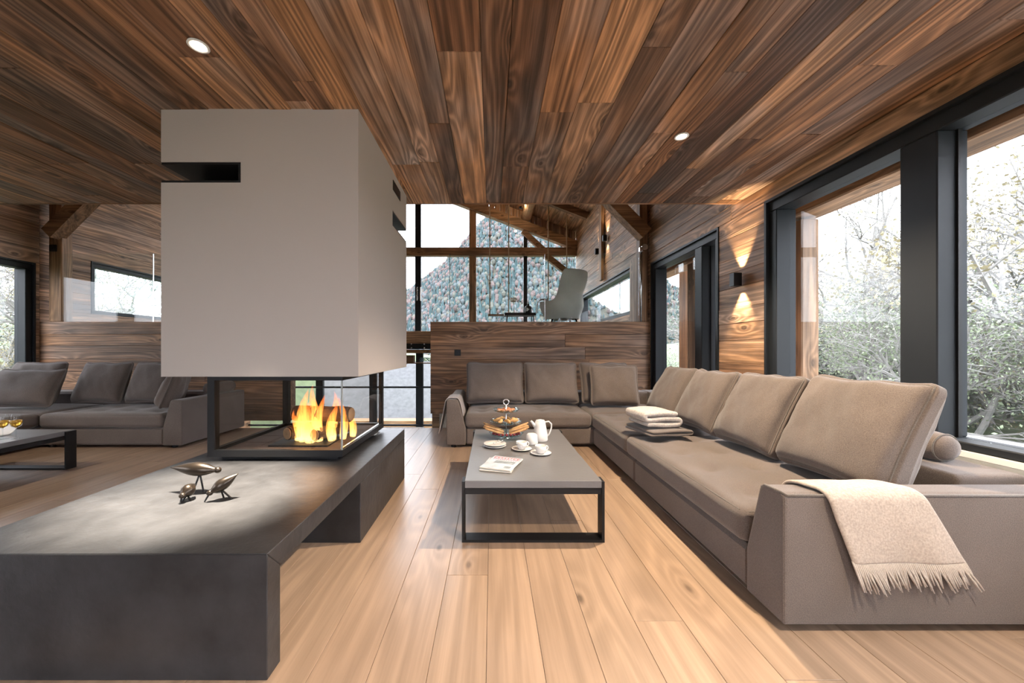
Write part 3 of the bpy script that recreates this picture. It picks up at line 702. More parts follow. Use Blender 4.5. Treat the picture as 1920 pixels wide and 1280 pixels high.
part('backrest', MB().box(-.30, 2.158, 5.16, 5.44, .234, .566), 'sofa', so, smooth=True, bevel=.03, seg=4)
tf = [(ta, tb) for ta in (-.3, -.02) for tb in (-.36, -.12, .12, .36)]
seat_cushion(so, SX0-.012, 2.155, SY0+.235, 3.27, tufts=tf, n=34)
seat_cushion(so, SX0-.008, 2.155, 3.274, SYB+.03, tufts=tf[:4], n=26)
seat_cushion(so, -.312, SX0-.012, SYB-.012, 5.155, tufts=[(tb, ta) for tb in (-.36, -.12, .12, .36) for ta in (-.25, 0)], n=30)
seat_cushion(so, SX0-.008, 2.155, SYB+.034, 5.155, tufts=[(0, 0)], n=18)
for (fx, fy) in ((1.3, 1.6), (2.4, 1.6), (1.3, 3.1), (1.3, 4.42), (-.45, 4.42), (-.45, 5.35), (2.4, 5.35), (2.4, 3.1)):
    part('foot', MB().tube([(fx, fy, 0), (fx, fy, .036)], .03, 12), 'black', so)
gB = 'loose back cushions of the corner sofa'
zs = .448
lean = R(-22)
for i, (yc, wd, ht, dx, lab) in enumerate(((2.025, .68, .60, 0, 'biggest taupe back cushion, next to the sofa arm with the cream throw'), (2.675, .62, .58, -.02, 'taupe back cushion, second from the arm with the cream throw'),
                                  (3.315, .61, .57, -.02, 'taupe back cushion beside the folded blankets, third from the cream throw'), (3.94, .60, .57, -.02, 'taupe back cushion at the bend of the corner sofa'))):
    pillow(lab, (1.82+dx, yc, zs-.005), (0, R(24), 0) if False else (R(-24), 0, pi/2*-1), wd, ht, .25, gB, i*3.1, edge=.34)
for i, (xc, wd, lab) in enumerate(((.04, .77, 'wide taupe back cushion near the sofa arm with the grey throw'), (.785, .72, 'taupe back cushion in the middle below the wall socket'), (1.50, .66, 'taupe back cushion half hidden behind the square pillow'))):
    pillow(lab, (xc, 4.86, zs-.005), (R(-20), 0, 0), wd, .57, .25, gB, 20+i*2.3)
pillow('square taupe pillow leaning in the corner of the sofa', (1.53, 4.62, zs), (R(-16), 0, R(-6)), .60, .53, .2, gB, 41, n=20)
def bolster(label, x, y0, y1, z, r):
    t = thing('bolster_cushion', label, 'cushion', (x, (y0+y1)/2, z), 'bolsters on the sofas')
    L_ = y1-y0; pr = [(0, .25), (.012, .7), (.04, .93), (.09, 1), (L_-.09, 1), (L_-.04, .93), (L_-.012, .7), (L_, .25)]
    part('body', MB().tube([(x, y0+a, z+r) for a, _ in pr], [r*k for _, k in pr], 24), 'sofa', t, smooth=True)
    for yy in (y0+.035, y1-.035): part('piping', MB().tube([(x+r*.92*cos(a), yy, z+r+r*.92*sin(a)) for a in [2*pi*i/32 for i in range(33)]], .004, 6, False), 'pipe', t, smooth=True)
bolster('taupe bolster behind the biggest back cushion', 2.34, 1.89, 2.34, .568, .075)
# the other sofa
s2 = thing('fabric_sofa', 'blue grey fabric sofa below the far board wall', 'sofa', (-5.2, 4.9, 0))
AX = -3.60
part('arm', MB().prism([(z, x) for x, z in arm_profile(AX, 0, -1)], 1, SYB-.02, 5.44), 'sofa', s2, bevel=.014, seg=3)
part('base', MB().cbox(-5.30, AX-.227, SYB-.005, 5.44, .035, .232, .02), 'sofa', s2)
part('base', MB().cbox(-6.95, -5.304, 2.2, 5.44, .035, .232, .02), 'sofa', s2)
part('backrest', MB().cbox(-6.67, AX-.227, 5.16, 5.44, .234, .566, .03), 'sofa', s2)
part('backrest', MB().cbox(-6.95, -6.672, 2.2, 5.44, .234, .566, .03), 'sofa', s2)
seat_cushion(s2, -5.27, AX-.232, SYB-.03, 5.155, tufts=[(tb, ta) for tb in (-.36, -.12, .12, .36) for ta in (-.25, 0)], n=30)
seat_cushion(s2, -6.66, -5.30, SYB+.05, 5.155, tufts=[(0, 0)], n=18)
seat_cushion(s2, -6.66, -5.30, 2.3, SYB+.046, tufts=tf[:4], n=22)
for (fx, fy) in ((-3.75, 4.42), (-3.75, 5.35), (-5.2, 4.42), (-6.8, 5.35), (-6.8, 2.3), (-5.4, 2.3)):
    part('foot', MB().tube([(fx, fy, 0), (fx, fy, .036)], .03, 12), 'black', s2)
gC = 'loose cushions of the other sofa'
for i, (xc, yc, wd, ht, rx, rz, lab) in enumerate(((-5.14, 4.84, .66, .57, -20, 0, 'blue grey back cushion in the middle of the other sofa'), (-4.48, 4.86, .62, .57, -20, 0, 'blue grey back cushion partly hidden by the chimney'), (-6.1, 4.88, .74, .57, -20, 0, 'back cushion in the far corner behind the wide pillow'),
        (-5.74, 4.50, .80, .50, -24, 3, 'wide slouching pillow in front of the far corner cushions'), (-3.98, 4.56, .44, .48, -20, -68, 'pillow tilted against the arm of the other sofa'))):
    pillow(lab, (xc, yc, zs), (R(rx), 0, R(rz)), wd, ht, .22, gC, 70+i*2.7)
bolster('blue grey bolster on the arm of the other sofa', -3.668, 4.80, 5.28, .568, .075)

# ------------------------------------------------------------------ coffee tables
def coffee_table(x0, x1, y0, y1, label):
    t = thing('coffee_table', label, 'coffee table', ((x0+x1)/2, (y0+y1)/2, 0), 'grey coffee tables with flat black legs')
    part('tabletop', MB().cbox(x0+.017, x1-.017, y0, y1, .324, .3686, .003), 'tabletop', t)
    for ya in (y0+.0, y1-.09):
        f = part('leg_frame', MB().box(x0, x0+.016, ya, ya+.09, 0, .362).box(x1-.016, x1, ya, ya+.09, 0, .362).box(x0+.016, x1-.016, ya, ya+.09, 0, .016), 'black', t)
    part('apron', MB().box(x0+.017, x1-.017, y0+.01, y0+.03, .285, .323).box(x0+.017, x1-.017, y1-.03, y1-.01, .285, .323).box(x0+.017, x0+.04, y0+.03, y1-.03, .285, .323).box(x1-.04, x1-.017, y0+.03, y1-.03, .285, .323), 'black', t)
    return t
TX0, TX1, TY0, TY1, TZ = -.178, .673, 2.224, 3.66, .3686
coffee_table(TX0, TX1, TY0, TY1, 'low grey coffee table with tea set in front of the corner sofa')
coffee_table(-4.92, -4.07, 2.18, 3.66, 'low grey coffee table with wine glasses in front of the other sofa')
def tab(u, v): # spot on the coffee table top
    Y = 700*(H-TZ)/(v-655); return Vector(((u-922)/700*Y, Y, TZ))
# tiered stand
c = tab(949, 834); c.y = 3.30; c.x = .127
glass_plate = thin_glass('plate_glass', (.86, .95, .97), 2.2)
ts = thing('tiered_stand', 'three tier glass cake stand with a ring handle', 'cake stand', c)
tiers = ((.025, .15), (.13, .14), (.234, .114))
for z, r in tiers:
    part('plate', MB().lathe([(.006, 0), (r*.6, .0), (r*.9, .012), (r, .026), (r+.003, .024), (r*.9, .006), (r*.6, -.006), (.006, -.006)], (c.x, c.y, c.z+z), 36), glass_plate, ts, smooth=True)
part('pole', MB().tube([c+Vector((0, 0, .004)), c+Vector((0, 0, .292))], .0055, 10), 'steel', ts, smooth=True)
part('foot', MB().lathe([(.0, .0), (.05, .0), (.05, .004), (.012, .01), (.01, .024)], c, 24), 'steel', ts, smooth=True)
part('ring_handle', MB().tube([c+Vector((.024*sin(a), 0, .316-.024*cos(a))) for a in [2*pi*i/24 for i in range(25)]], .0055, 8, False), 'steel', ts, smooth=True)
pastry = plain('golden_pastry', (.62, .33, .12), .6, 0, .5, 60, .3, 30); bread = plain('breadstick', (.52, .29, .13), .7, 0, .5, 60, .3, 30)
berry = plain('dark_cherry', (.16, .015, .02), .25); nutm = plain('glazed_biscuit', (.50, .2, .09), .5, 0, .6, 80, .4, 40)
rnd = random.Random(11)
for i in range(13):
    a = 2.4*i; rr = .068*math.sqrt((i+.5)/13)+.008; p = c+Vector((rr*cos(a), rr*sin(a), .234+.014))
    o = part('biscuit', rbox(.036, .03, .024, .011, 6, lambda a_, b_, c_, p_: p_*(1+.15*noise.noise(Vector((a_*2+i, b_*2, c_*2))))), nutm, smooth=True); o.location = p; o.rotation_euler = (0, 0, a)
    tag(o, 'small glazed biscuit on the top tier of the cake stand', 'biscuit', 'biscuits on the top tier')
for i in range(7):
    a = 2*pi*i/7+.3; p = c+Vector((.082*cos(a), .082*sin(a), .13+.03)); mb = MB()
    mb.tube([(-.04+.013*k, .014*sin(k*.55), .006*sin(k)) for k in range(7)], [.006, .011, .015, .016, .014, .010, .005], 10)
    o = part('pastry', mb, pastry, smooth=True); o.location = p; o.rotation_euler = (0, rnd.uniform(-.35, .2), a+.6)
    tag(o, 'golden mini croissant on the middle tier of the cake stand', 'pastry', 'pastries on the middle tier')
for i in range(12):
    s = -1 if i < 6 else 1; k = i % 6
    a = Vector((c.x+s*(.02+.002*k), c.y-.10+.016*k, c.z+.055+.019*(k % 2))); q = Vector((c.x+s*(.185+.008*(k % 3)), c.y-.09+.034*k, c.z+.10+.019*(k % 2)))
    o = part('breadstick', MB().tube([a.lerp(q, t/4) for t in range(5)], [.006, .009, .009, .0085, .006], 8), bread, smooth=True)
    tag(o, 'thin breadstick fanned out on the lowest tier, '+('pointing to the magazines' if s < 0 else 'pointing to the coffee pot'), 'breadstick', 'breadsticks '+('towards the plates' if s < 0 else 'towards the coffee pot'))
for i in range(9):
    a = -pi*.15-pi*.7*i/8; p = c+Vector((.125*cos(a), .115*sin(a), .025+.02+.006))
    o = part('cherry', rbox(.026, .026, .024, .0118, 6), berry, smooth=True); o.location = p
    tag(o, 'dark red cherry on the lowest tier of the cake stand', 'cherry', 'cherries on the lowest tier')
# side plates with a fork
pc = tab(928, 837)
for i, lab in enumerate(('white side plate underneath another plate', 'white side plate on top of the small stack')):
    o = part('side_plate', MB().lathe([(0, 0), (.05, 0), (.088, .010), (.091, .012), (.088, .014), (.055, .005), (0, .005)], (0, 0, 0), 36), 'porcelain', smooth=True)
    o.location = pc+Vector((0, 0, .001+i*.0145)); tag(o, lab, 'plate', 'stacked side plates')
for i in range(2):
    o = part('teaspoon', MB().tube([(-.05, 0, .0), (.02, 0, .003), (.05, 0, .002)], [.0025, .002, .0025], 6).lathe([(0, .002), (.010, .003), (.012, .006)], (.058, 0, -.002), 12), 'steel', smooth=True)
    o.location = pc+Vector((.01+.012*i, .0, .034)); o.rotation_euler = (0, 0, R(65-25*i)); tag(o, 'small steel teaspoon lying on the side plates', 'spoon', 'teaspoons on the side plates')
def cup(p, rz, where):
    o = part('saucer', MB().lathe([(0, 0), (.035, 0), (.07, .008), (.078, .013), (.075, .015), (.04, .005), (0, .005)], (0, 0, 0), 36), 'porcelain', smooth=True)
    o.location = p+Vector((0, 0, .001)); tag(o, 'white saucer under the coffee cup '+where, 'saucer', 'saucers on the coffee table')
    t = thing('coffee_cup', 'white coffee cup '+where, 'cup', p+Vector((0, 0, .0075)), 'coffee cups on the coffee table', rz)
    part('bowl', MB().lathe([(0, .002), (.024, 0), (.027, .004), (.040, .025), (.043, .058), (.041, .058), (.038, .028), (.025, .008), (0, .007)], (0, 0, 0), 32), 'porcelain', t, local=True, smooth=True)
    part('handle', MB().tube([(.040+.024*sin(a), 0, .034+.018*cos(a)) for a in [pi*i/10 for i in range(11)]], .0042, 8), 'porcelain', t, local=True, smooth=True)
cup(tab(978, 843)+Vector((0, 0, 0)), R(25), 'beside the side plates')
cup(tab(1014, 851), R(25), 'below the coffee pot')
sp_ = tab(997, 832)
o = part('sugar_bowl', MB().lathe([(0, 0), (.048, 0), (.052, .01), (.045, .075), (.030, .088), (0, .09)], (0, 0, 0), 32), 'porcelain', smooth=True); o.location = sp_+Vector((0, 0, .001)); tag(o, 'white rounded sugar bowl with a closed lid', 'sugar bowl')
pp = tab(1013, 826); t = thing('coffee_pot', 'tall white porcelain coffee pot with a loop handle', 'coffee pot', pp+Vector((0, 0, .001)), None, R(8))
part('body', MB().lathe([(0, 0), (.062, 0), (.066, .012), (.062, .06), (.048, .13), (.042, .165), (.039, .165), (.045, .12), (.0, .10)], (0, 0, 0), 36), 'porcelain', t, local=True, smooth=True)
part('lid', MB().lathe([(.041, .166), (.036, .176), (.012, .182), (0, .182)], (0, 0, 0), 30), 'porcelain', t, local=True, smooth=True)
part('spout', MB().tube([(-.04, 0, .12), (-.065, 0, .15), (-.082, 0, .172)], [.018, .013, .009], 12), 'porcelain', t, local=True, smooth=True)
part('handle', MB().tube([(.044, 0, .158), (.075, 0, .163), (.098, 0, .14), (.098, 0, .105), (.082, 0, .06), (.060, 0, .035)], .0065, 10), 'porcelain', t, local=True, smooth=True)
# magazines
def magazine(p, rz, label, z, cov, sx=.21, sy=.275, th=.008):
    t = thing('magazine', label, 'magazine', p+Vector((0, 0, z)), 'magazines on the coffee table', rz)
    part('pages', MB().cbox(-sx/2, sx/2, -sy/2, sy/2, .001, th, .0015), plain('page_edge', (.8, .72, .6), .7), t, local=True)
    part('cover', MB().box(-sx/2, sx/2, -sy/2, sy/2, th+.0002, th+.0012), cov, t, local=True)
    red = plain('red_print', (.5, .03, .05), .5); mau = plain('purple_print', (.32, .06, .2), .5); gr = plain('grey_photo', (.25, .28, .3), .5, 0, 0, 1, .6, 25)
    r_ = random.Random(int(z*1e4)+5); a = MB(); xx = -sx/2+.012
    while xx < sx/2-.03:                              # big title glyphs
        wd = r_.uniform(.012, .022); a.box(xx, xx+.005, sy/2-.05, sy/2-.015, th+.0013, th+.0017); a.box(xx, xx+wd, sy/2-.02, sy/2-.015, th+.0013, th+.0017)
        if r_.random() < .6: a.box(xx, xx+wd, sy/2-.05, sy/2-.045, th+.0013, th+.0017)
        xx += wd+.006
    part('title_print', a, red, t, local=True); a = MB(); xx = -sx/2+.02
    while xx < sx/2-.03:
        wd = r_.uniform(.008, .013); a.box(xx, xx+.004, sy/2-.083, sy/2-.062, th+.0013, th+.0017); a.box(xx, xx+wd, sy/2-.066, sy/2-.062, th+.0013, th+.0017); xx += wd+.005
    part('subtitle_print', a, mau, t, local=True)
    part('cover_photo', MB().box(-sx/2+.05, sx/2-.02, -sy/2+.12, sy/2-.10, th+.0013, th+.0016).box(sx/2-.06, sx/2-.015, -sy/2+.03, -sy/2+.07, th+.0013, th+.0016), gr, t, local=True)
cov = plain('white_cover', (.50, .53, .57), .3, 0, 0, 1, .25, 14)
mp_ = tab(938, 873)
magazine(mp_+Vector((-.004, .0, .001)), R(-14), 'lower magazine with a cream spine under another one', 0, cov)
magazine(mp_+Vector((.012, .004, .001)), R(-22), 'upper glossy magazine with red title lettering', .0105, cov)
# wine glasses on the other table
wine = plain('white_wine', (.75, .42, .06), .05); wine.node_tree.nodes['Principled BSDF'].inputs['Transmission Weight'].default_value = .6
wg = thin_glass('wine_glass', (.95, .97, .97), 1.6)
for u, v, lab in ((5, 823, 'stemmed glass of white wine cut off by the picture edge' if False else 'stemmed glass of white wine further from the table end'), (30, 822, 'stemmed glass of white wine closer to the table end')):
    Y = 700*(H-TZ)/(v-655); t = thing('wine_glass', lab, 'wine glass', ((u-922)/700*Y, Y, TZ+.001), 'wine glasses on the other coffee table')
    part('bowl', MB().lathe([(.004, .09), (.03, .11), (.041, .145), (.038, .18), (.031, .215)], (0, 0, 0), 28), wg, t, local=True, smooth=True)
    part('stem', MB().lathe([(0, 0), (.036, .0), (.036, .002), (.006, .006), (.004, .02), (.004, .092)], (0, 0, 0), 24), wg, t, local=True, smooth=True)
    part('wine', MB().lathe([(.0, .094), (.027, .112), (.038, .145), (.0372, .163), (.0, .163)], (0, 0, 0), 28), wine, t, local=True, smooth=True)
o = part('napkin', rbox(.20, .15, .012, .005, 12, lambda a, b_, c_, p: p+Vector((0, 0, .10*max(0, b_)**2))), plain('white_linen', (.7, .68, .66), .9, 0, .3, 60), smooth=True)
o.location = (-4.50, 3.42, TZ+.0075); o.rotation_euler = (0, 0, R(-12)); tag(o, 'white folded napkin standing behind the wine glasses', 'napkin')

# ------------------------------------------------------------------ throws and blankets
def sheet(name, path, x0f, x1f, label, cat, mat, axis=0, nu=16, th=.012, fringe=None, fmat=None, seed=0, group=None):
    """cloth draped along PATH (pairs in the plane across the arm), reaching from x0f(t) to x1f(t) along the arm"""
    P = []; n = 40; seg = [0]
    for a, b_ in zip(path, path[1:]): seg.append(seg[-1]+math.dist(a, b_))
    def pt(t):
        d = t*seg[-1]
        for i in range(len(path)-1):
            if d <= seg[i+1]+1e-9:
                k = (d-seg[i])/(seg[i+1]-seg[i]); return (path[i][0]+(path[i+1][0]-path[i][0])*k, path[i][1]+(path[i+1][1]-path[i][1])*k)
        return path[-1]
    vs = []; fs = []
    def vert(t, u):
        y, z = pt(t); e = .01; y2, z2 = pt(min(1, t+e)); y1, z1 = pt(max(0, t-e)); d = math.hypot(y2-y1, z2-z1) or 1
        ny, nz = (z2-z1)/d, -(y2-y1)/d
        hang = max(0, t-.45)
        o_ = th/2+.004+.012*hang*(1+sin(u*9+seed))+.004*noise.noise(Vector((u*4, t*5, seed)))
        xx = x0f(t)+(x1f(t)-x0f(t))*u
        q = (xx, y+ny*o_, z+nz*o_)
        return q if axis == 0 else (q[1], q[0], q[2])
    for i in range(n+1):
        for j in range(nu+1): vs.append(vert(i/n, j/nu))
    for i in range(n):
        for j in range(nu): k = i*(nu+1)+j; fs.append((k, k+1, k+nu+2, k+nu+1))
    me = MB().add(vs, fs).mesh(name, True); o = part(name, me, mat); tag(o, label, cat, group)
    m = o.modifiers.new('thickness', 'SOLIDIFY'); m.thickness = th; m.offset = 0
    s = o.modifiers.new('smooth', 'SUBSURF'); s.levels = s.render_levels = 1
    if fringe:
        mb = MB(); r_ = random.Random(seed+3); cnt, ln = fringe
        for i in range(cnt):
            u = (i+.5)/cnt; p = Vector(vert(1, u)); q = Vector(vert(.97, u)); d = (p-q).normalized(); sx = r_.uniform(-.012, .012); sy = r_.uniform(-.006, .006); l_ = ln*r_.uniform(.8, 1.1)
            mb.tube([p-d*.012, p+d*l_*.3, p+d*l_*.65+Vector((sx*.6, sy, 0)), p+d*l_+Vector((sx, sy*1.5, 0))], [.0042, .004, .0038, .0022], 5)
        part('fringe', mb, fmat or mat, o, local=True, smooth=True, kind='stuff')
    return o
fr_m = fabric('cream_fringe', (.52, .46, .40), .06, .3, 150)
sheet('throw_blanket', [(SY0+.165, .47), (SY0+.135, .56), (SY0+.10, .569), (SY0+.02, .569), (SY0-.004, .55), (SY0-.005, .44), (SY0-.006, .30)],
      lambda t: 1.26+.17*t, lambda t: 1.60+.29*t, 'cream wool throw with fringe hung over the near sofa arm' if False else 'cream wool throw with long fringe hung over the sofa arm', 'throw', 'throw', 0, 18, .014, (64, .12), fr_m, 1)
sheet('throw_blanket', [(-.345, .36), (-.375, .50), (-.40, .569), (-.50, .569), (-.534, .55), (-.565, .38), (-.60, .22)],
      lambda t: 4.40, lambda t: 4.74, 'grey throw with short fringe over the arm beside the board wall', 'throw', 'greythrow', 1, 14, .012, (34, .09), None, 4)
# folded blankets on the seat
def folded(name, p, sx, sy, layers, th, mat, label, rz, roll=.5):
    t = thing(name, label, 'blanket', p, None, rz); z = 0
    L2 = []                                            # serpentine outline seen from the open side
    for i in range(layers):
        sg = 1 if i % 2 == 0 else -1; e = sx/2-th*.5-.012*(i % 2)
        L2 += [(-sg*e*k, z+th/2+.004*sin(3*k+i)) for k in (1, .6, .2, -.2, -.6, -1)]
        if i < layers-1: L2 += [(sg*(e+th*.5*sin(a)), z+th-th*.5*cos(a)) for a in (pi/4, pi/2, 3*pi/4)]
        z += th
    vs = []; fs = []; m = 10
    for (a, zz) in L2:
        for j in range(m+1):
            b_ = -sy/2+sy*j/m; vs.append((a*(1+.02*noise.noise(Vector((b_*7, zz*30, 1)))), b_, zz+.004*noise.noise(Vector((a*9, b_*9, zz*20)))+.004))
    for i in range(len(L2)-1):
        for j in range(m): k = i*(m+1)+j; fs.append((k, k+1, k+m+2, k+m+1))
    o = part('folded_cloth', MB().add(vs, fs).mesh(name, True), mat, t, local=True)
    md = o.modifiers.new('thickness', 'SOLIDIFY'); md.thickness = th*.93; md.offset = 0
    s = o.modifiers.new('smooth', 'SUBSURF'); s.levels = s.render_levels = 2
    return t
folded('folded_blanket', (1.41, 3.20, .441), .40, .40, 2, .026, 'greyblanket', 'dark grey blanket folded flat on the sofa seat', R(12))
folded('folded_blanket', (1.385, 3.22, .503), .33, .32, 3, .044, 'knit', 'cream cable knit blanket folded on top of the dark one', R(8))

# ------------------------------------------------------------------ platform: chair, side table, swings
def armchair(loc, rz):
    t = thing('wing_armchair', 'pale grey winged armchair seen from behind on the platform', 'armchair', loc, None, rz)
    def rim(ph): # rim height by angle from the back
        a = abs(ph); k = max(0, min(1, (a-1.25)/.5)); k = k*k*(3-2*k); return 1.03*(1-k)+.46*k
    def rad(z): return .20+.13*min(1, z/.38)-.035*math.exp(-((z-.62)/.13)**2)+.045*max(0, min(1, (z-.6)/.3))
    vs = []; fs = []; nu, nv = 40, 22; A = 2.35
    for i in range(nu+1):
        ph = -A+2*A*i/nu
        for j in range(nv+1):
            z = .14+(rim(ph)-.14)*j/nv; r = rad(z)
            k = 1.0-.18*max(0, z-.55)*(abs(ph) > 1.2)
            yy = -r*.92*cos(ph); yy = yy*(1.75 if z < .5 else 1.75-.9*min(1, (z-.5)/.2)) if yy > 0 else yy; vs.append((r*1.02*sin(ph), yy-.05*(z-.4), z))
    for i in range(nu):
        for j in range(nv): k = i*(nv+1)+j; fs.append((k, k+nv+1, k+nv+2, k+1))
    o = part('shell', MB().add(vs, fs).mesh('shell', True), 'cloud', t, local=True); m = o.modifiers.new('thickness', 'SOLIDIFY'); m.thickness = .06; m.offset = 1
    s = o.modifiers.new('smooth', 'SUBSURF'); s.levels = s.render_levels = 1
    part('seat_cushion', rbox(.5, .5, .2, .07, 10).mesh('seat', True), 'cloud', t, local=True).location = (0, .03, .28)
    for sx in (-1, 1):
        for sy in (-1, 1): part('leg', MB().tube([(sx*.16, sy*.16, .20), (sx*.20, sy*.20, .0)], [.022, .014], 10), 'black', t, local=True)
    return t
armchair((1.40, 7.2, ZP), R(58))
o = sheet('throw_blanket', [(1.10, 2.03), (1.06, 2.085), (1.0, 2.10), (.93, 2.095), (.89, 2.04), (.875, 1.84)], lambda t: 7.06, lambda t: 7.30, 'grey throw hanging over the arm of the winged armchair', 'throw', 'greythrow', 1, 10, .012, None, None, 9)
st = thing('side_table', 'low dark side table on the platform with flower and bottle', 'side table', (.60, 8.0, ZP))
part('tabletop', MB().cbox(.27, .93, 7.8, 8.2, ZP+.27, ZP+.325, .004), 'black', st)
for (a, b_) in ((.30, 7.83), (.90, 7.83), (.30, 8.17), (.90, 8.17)): part('leg', MB().tube([(a, b_, ZP), (a+(.03 if a < .5 else -.03), b_, ZP+.27)], .012, 8), 'black', st)
zt = ZP+.326
t = thing('flower_vase', 'slim glass vase holding one white bloom', 'vase', (.47, 8.0, zt))
part('vase', MB().lathe([(0, 0), (.04, 0), (.045, .03), (.02, .13), (.016, .17)], (.47, 8.0, zt), 20), wg, t, smooth=True)
part('stem', MB().tube([(.47, 8.0, zt+.01), (.48, 8.0, zt+.15), (.465, 8.0, zt+.26)], .005, 6), plain('flower_stem', (.10, .2, .06), .6), t)
part('bloom', rbox(.15, .13, .09, .044, 10, lambda a, b_, c_, p: p*(1+.25*noise.noise(Vector((a*4, b_*4, c_*4))))).mesh('bloom', True), plain('white_petals', (.8, .74, .66), .8, 0, .6, 40), t).location = (.462-.47, 0, zt+.29-zt) if False else (.462, 8.0, zt+.29)
t = thing('bottle', 'dark round bottle with a pale triangle label', 'bottle', (.78, 7.98, zt))
part('glass_body', MB().lathe([(0, 0), (.075, 0), (.078, .01), (.078, .12), (.06, .15), (.025, .165), (.024, .2), (0, .2)], (.78, 7.98, zt), 24), 'black', t, smooth=True)
part('paper_label', MB().prism([(zt+.03, .735), (zt+.03, .735), (zt+.12, .735), (zt+.075, .80)], 1, 7.896, 7.899), 'porcelain', t)
ropem = plain('hemp_rope', (.40, .29, .18), .9, 0, .4, 200)
for i, (xa, xb, lab) in enumerate(((-.05, .45, 'rope swing with a wooden board beside the side table'), (1.50, 1.99, 'rope swing hanging behind the winged armchair'))):
    y = 9.9; zs_ = 2.06; t = thing('rope_swing', lab, 'swing', ((xa+xb)/2, y, zs_), 'rope swings under the roof')
    part('swing_board', MB().cbox(xa-.05, xb+.05, y-.11, y+.11, zs_-.02, zs_+.02, .004), 'timX', t)
    for xx in (xa, xb):
        r = part('rope', MB().tube([(xx, y, zs_+.02), (xx, y, zroof(xx)-.01)], .014, 8), ropem, t, smooth=True)
        for dz in (.85, 2.1): part('knot', rbox(.05, .05, .07, .024, 6), ropem, r, local=True, smooth=True).location = (xx, y, zs_+dz) if False else (Vector((xx, y, zs_+dz))-Vector(t.location))+Vector(t.location)
# socket on the platform wall
p = at(858, 661, YP); t = thing('wall_socket', 'dark square socket on the board wall above the sofa', 'socket', (p.x, YP, p.z))
part('plate', MB().cbox(p.x-.05, p.x+.05, YP-.018, YP-.004, p.z-.05, p.z+.05, .004), 'black', t)
part('socket_ring', MB().tube([(p.x, YP-.018, p.z), (p.x, YP-.022, p.z)], .028, 16), 'frame', t)
# shelf in the stairwell
p = at(785, 679, YG-.2); t = thing('wall_shelf', 'thin shelf under the beams of the stairwell window', 'shelf', (-2.1, YG-.25, .72))
part('board', MB().cbox(VX0, VX1, YG-.42, YG-.09, .735, .765, .004), 'timX', t)
for a in (-3.1, -2.55, -1.6): part('bracket', MB().box(a-.01, a+.01, YG-.40, YG-.09, .71, .735), 'black', t)
o = part('wooden_crate', MB().box(-2.62, -2.30, YG-.38, YG-.36, .767, .98).box(-2.62, -2.30, YG-.14, YG-.12, .767, .98).box(-2.62, -2.60, YG-.36, YG-.14, .767, .98).box(-2.32, -2.30, YG-.36, YG-.14, .767, .98).box(-2.60, -2.32, YG-.36, YG-.14, .767, .78), 'timX'); tag(o, 'small wooden crate on the stairwell shelf', 'crate')
t = thing('wire_basket', 'tangled blue wire basket on the stairwell shelf', 'basket', (-1.9, YG-.25, .767))
for i in range(7): part('wire', MB().tube([(-2.12+.45*k/8+.02*sin(i+k), YG-.25+.1*cos(i*.9), .777+.13*abs(sin(k*.5+i*.6))) for k in range(9)], .008, 6), plain('blue_wire', (.12, .25, .4), .4) if i == 0 else bpy.data.materials['blue_wire'], t)

# ------------------------------------------------------------------ outdoors
S('terrace', MB().box(XR+.2, 6.6, -8, 9, -.12, -.02), 'stone_white', 'pale stone terrace outside the garden window', 'terrace')
for y in (3.62, 3.98):
    S('porch_post', MB().cbox(XR+.45, XR+.62, y, y+.2, -.02, 2.42, .01), 'timZ', 'rough timber porch post outside the garden window', 'post', 'porch posts')
S('porch_post', MB().cbox(XR+.45, XR+.68, 5.4, 5.75, -.02, 2.6, .01), 'timZ', 'broad timber porch post outside the glass door', 'post')
S('porch_post', MB().cbox(XR+.9, XR+1.1, 6.6, 6.9, -.02, 2.6, .01), 'timZ', 'second timber porch post outside the glass door', 'post')
S('porch_beam', MB().cbox(XR+.40, XR+.68, -4, 7.0, 2.45, 2.75, .012), 'timY', 'long timber beam carrying the porch roof', 'beam')
S('porch_beam', MB().cbox(XR+.22, XR+.40, -4, 7.0, 2.56, 2.75, .012), 'timY', 'timber soffit board above the garden window', 'beam')
# ground
vs = []; fs = []; n = 64
def gz(x, y):
    base = -.25
    if XL-.6 < x < XR+.6 or y > 10: base = -3.2
    if y > 10 and x > XR+1.5: base = -.8
    if y > 10 and x < XL-1.5: base = -.3
    return base+.25*noise.noise(Vector((x*.12, y*.12, 0)))+(max(0, -x-14)*.12)+max(0, x-9)*.10
for i in range(n+1):
    for j in range(n+1):
        x, y = -60+120*i/n, -30+120*j/n; vs.append((x, y, gz(x, y)))
for i in range(n):
    for j in range(n): k = i*(n+1)+j; fs.append((k, k+n+1, k+n+2, k+1))
S('ground', MB().add(vs, fs), plain('meadow', (.09, .12, .06), .95, 0, .6, 3, .4, 1.5), 'grassy ground around the chalet', 'ground')
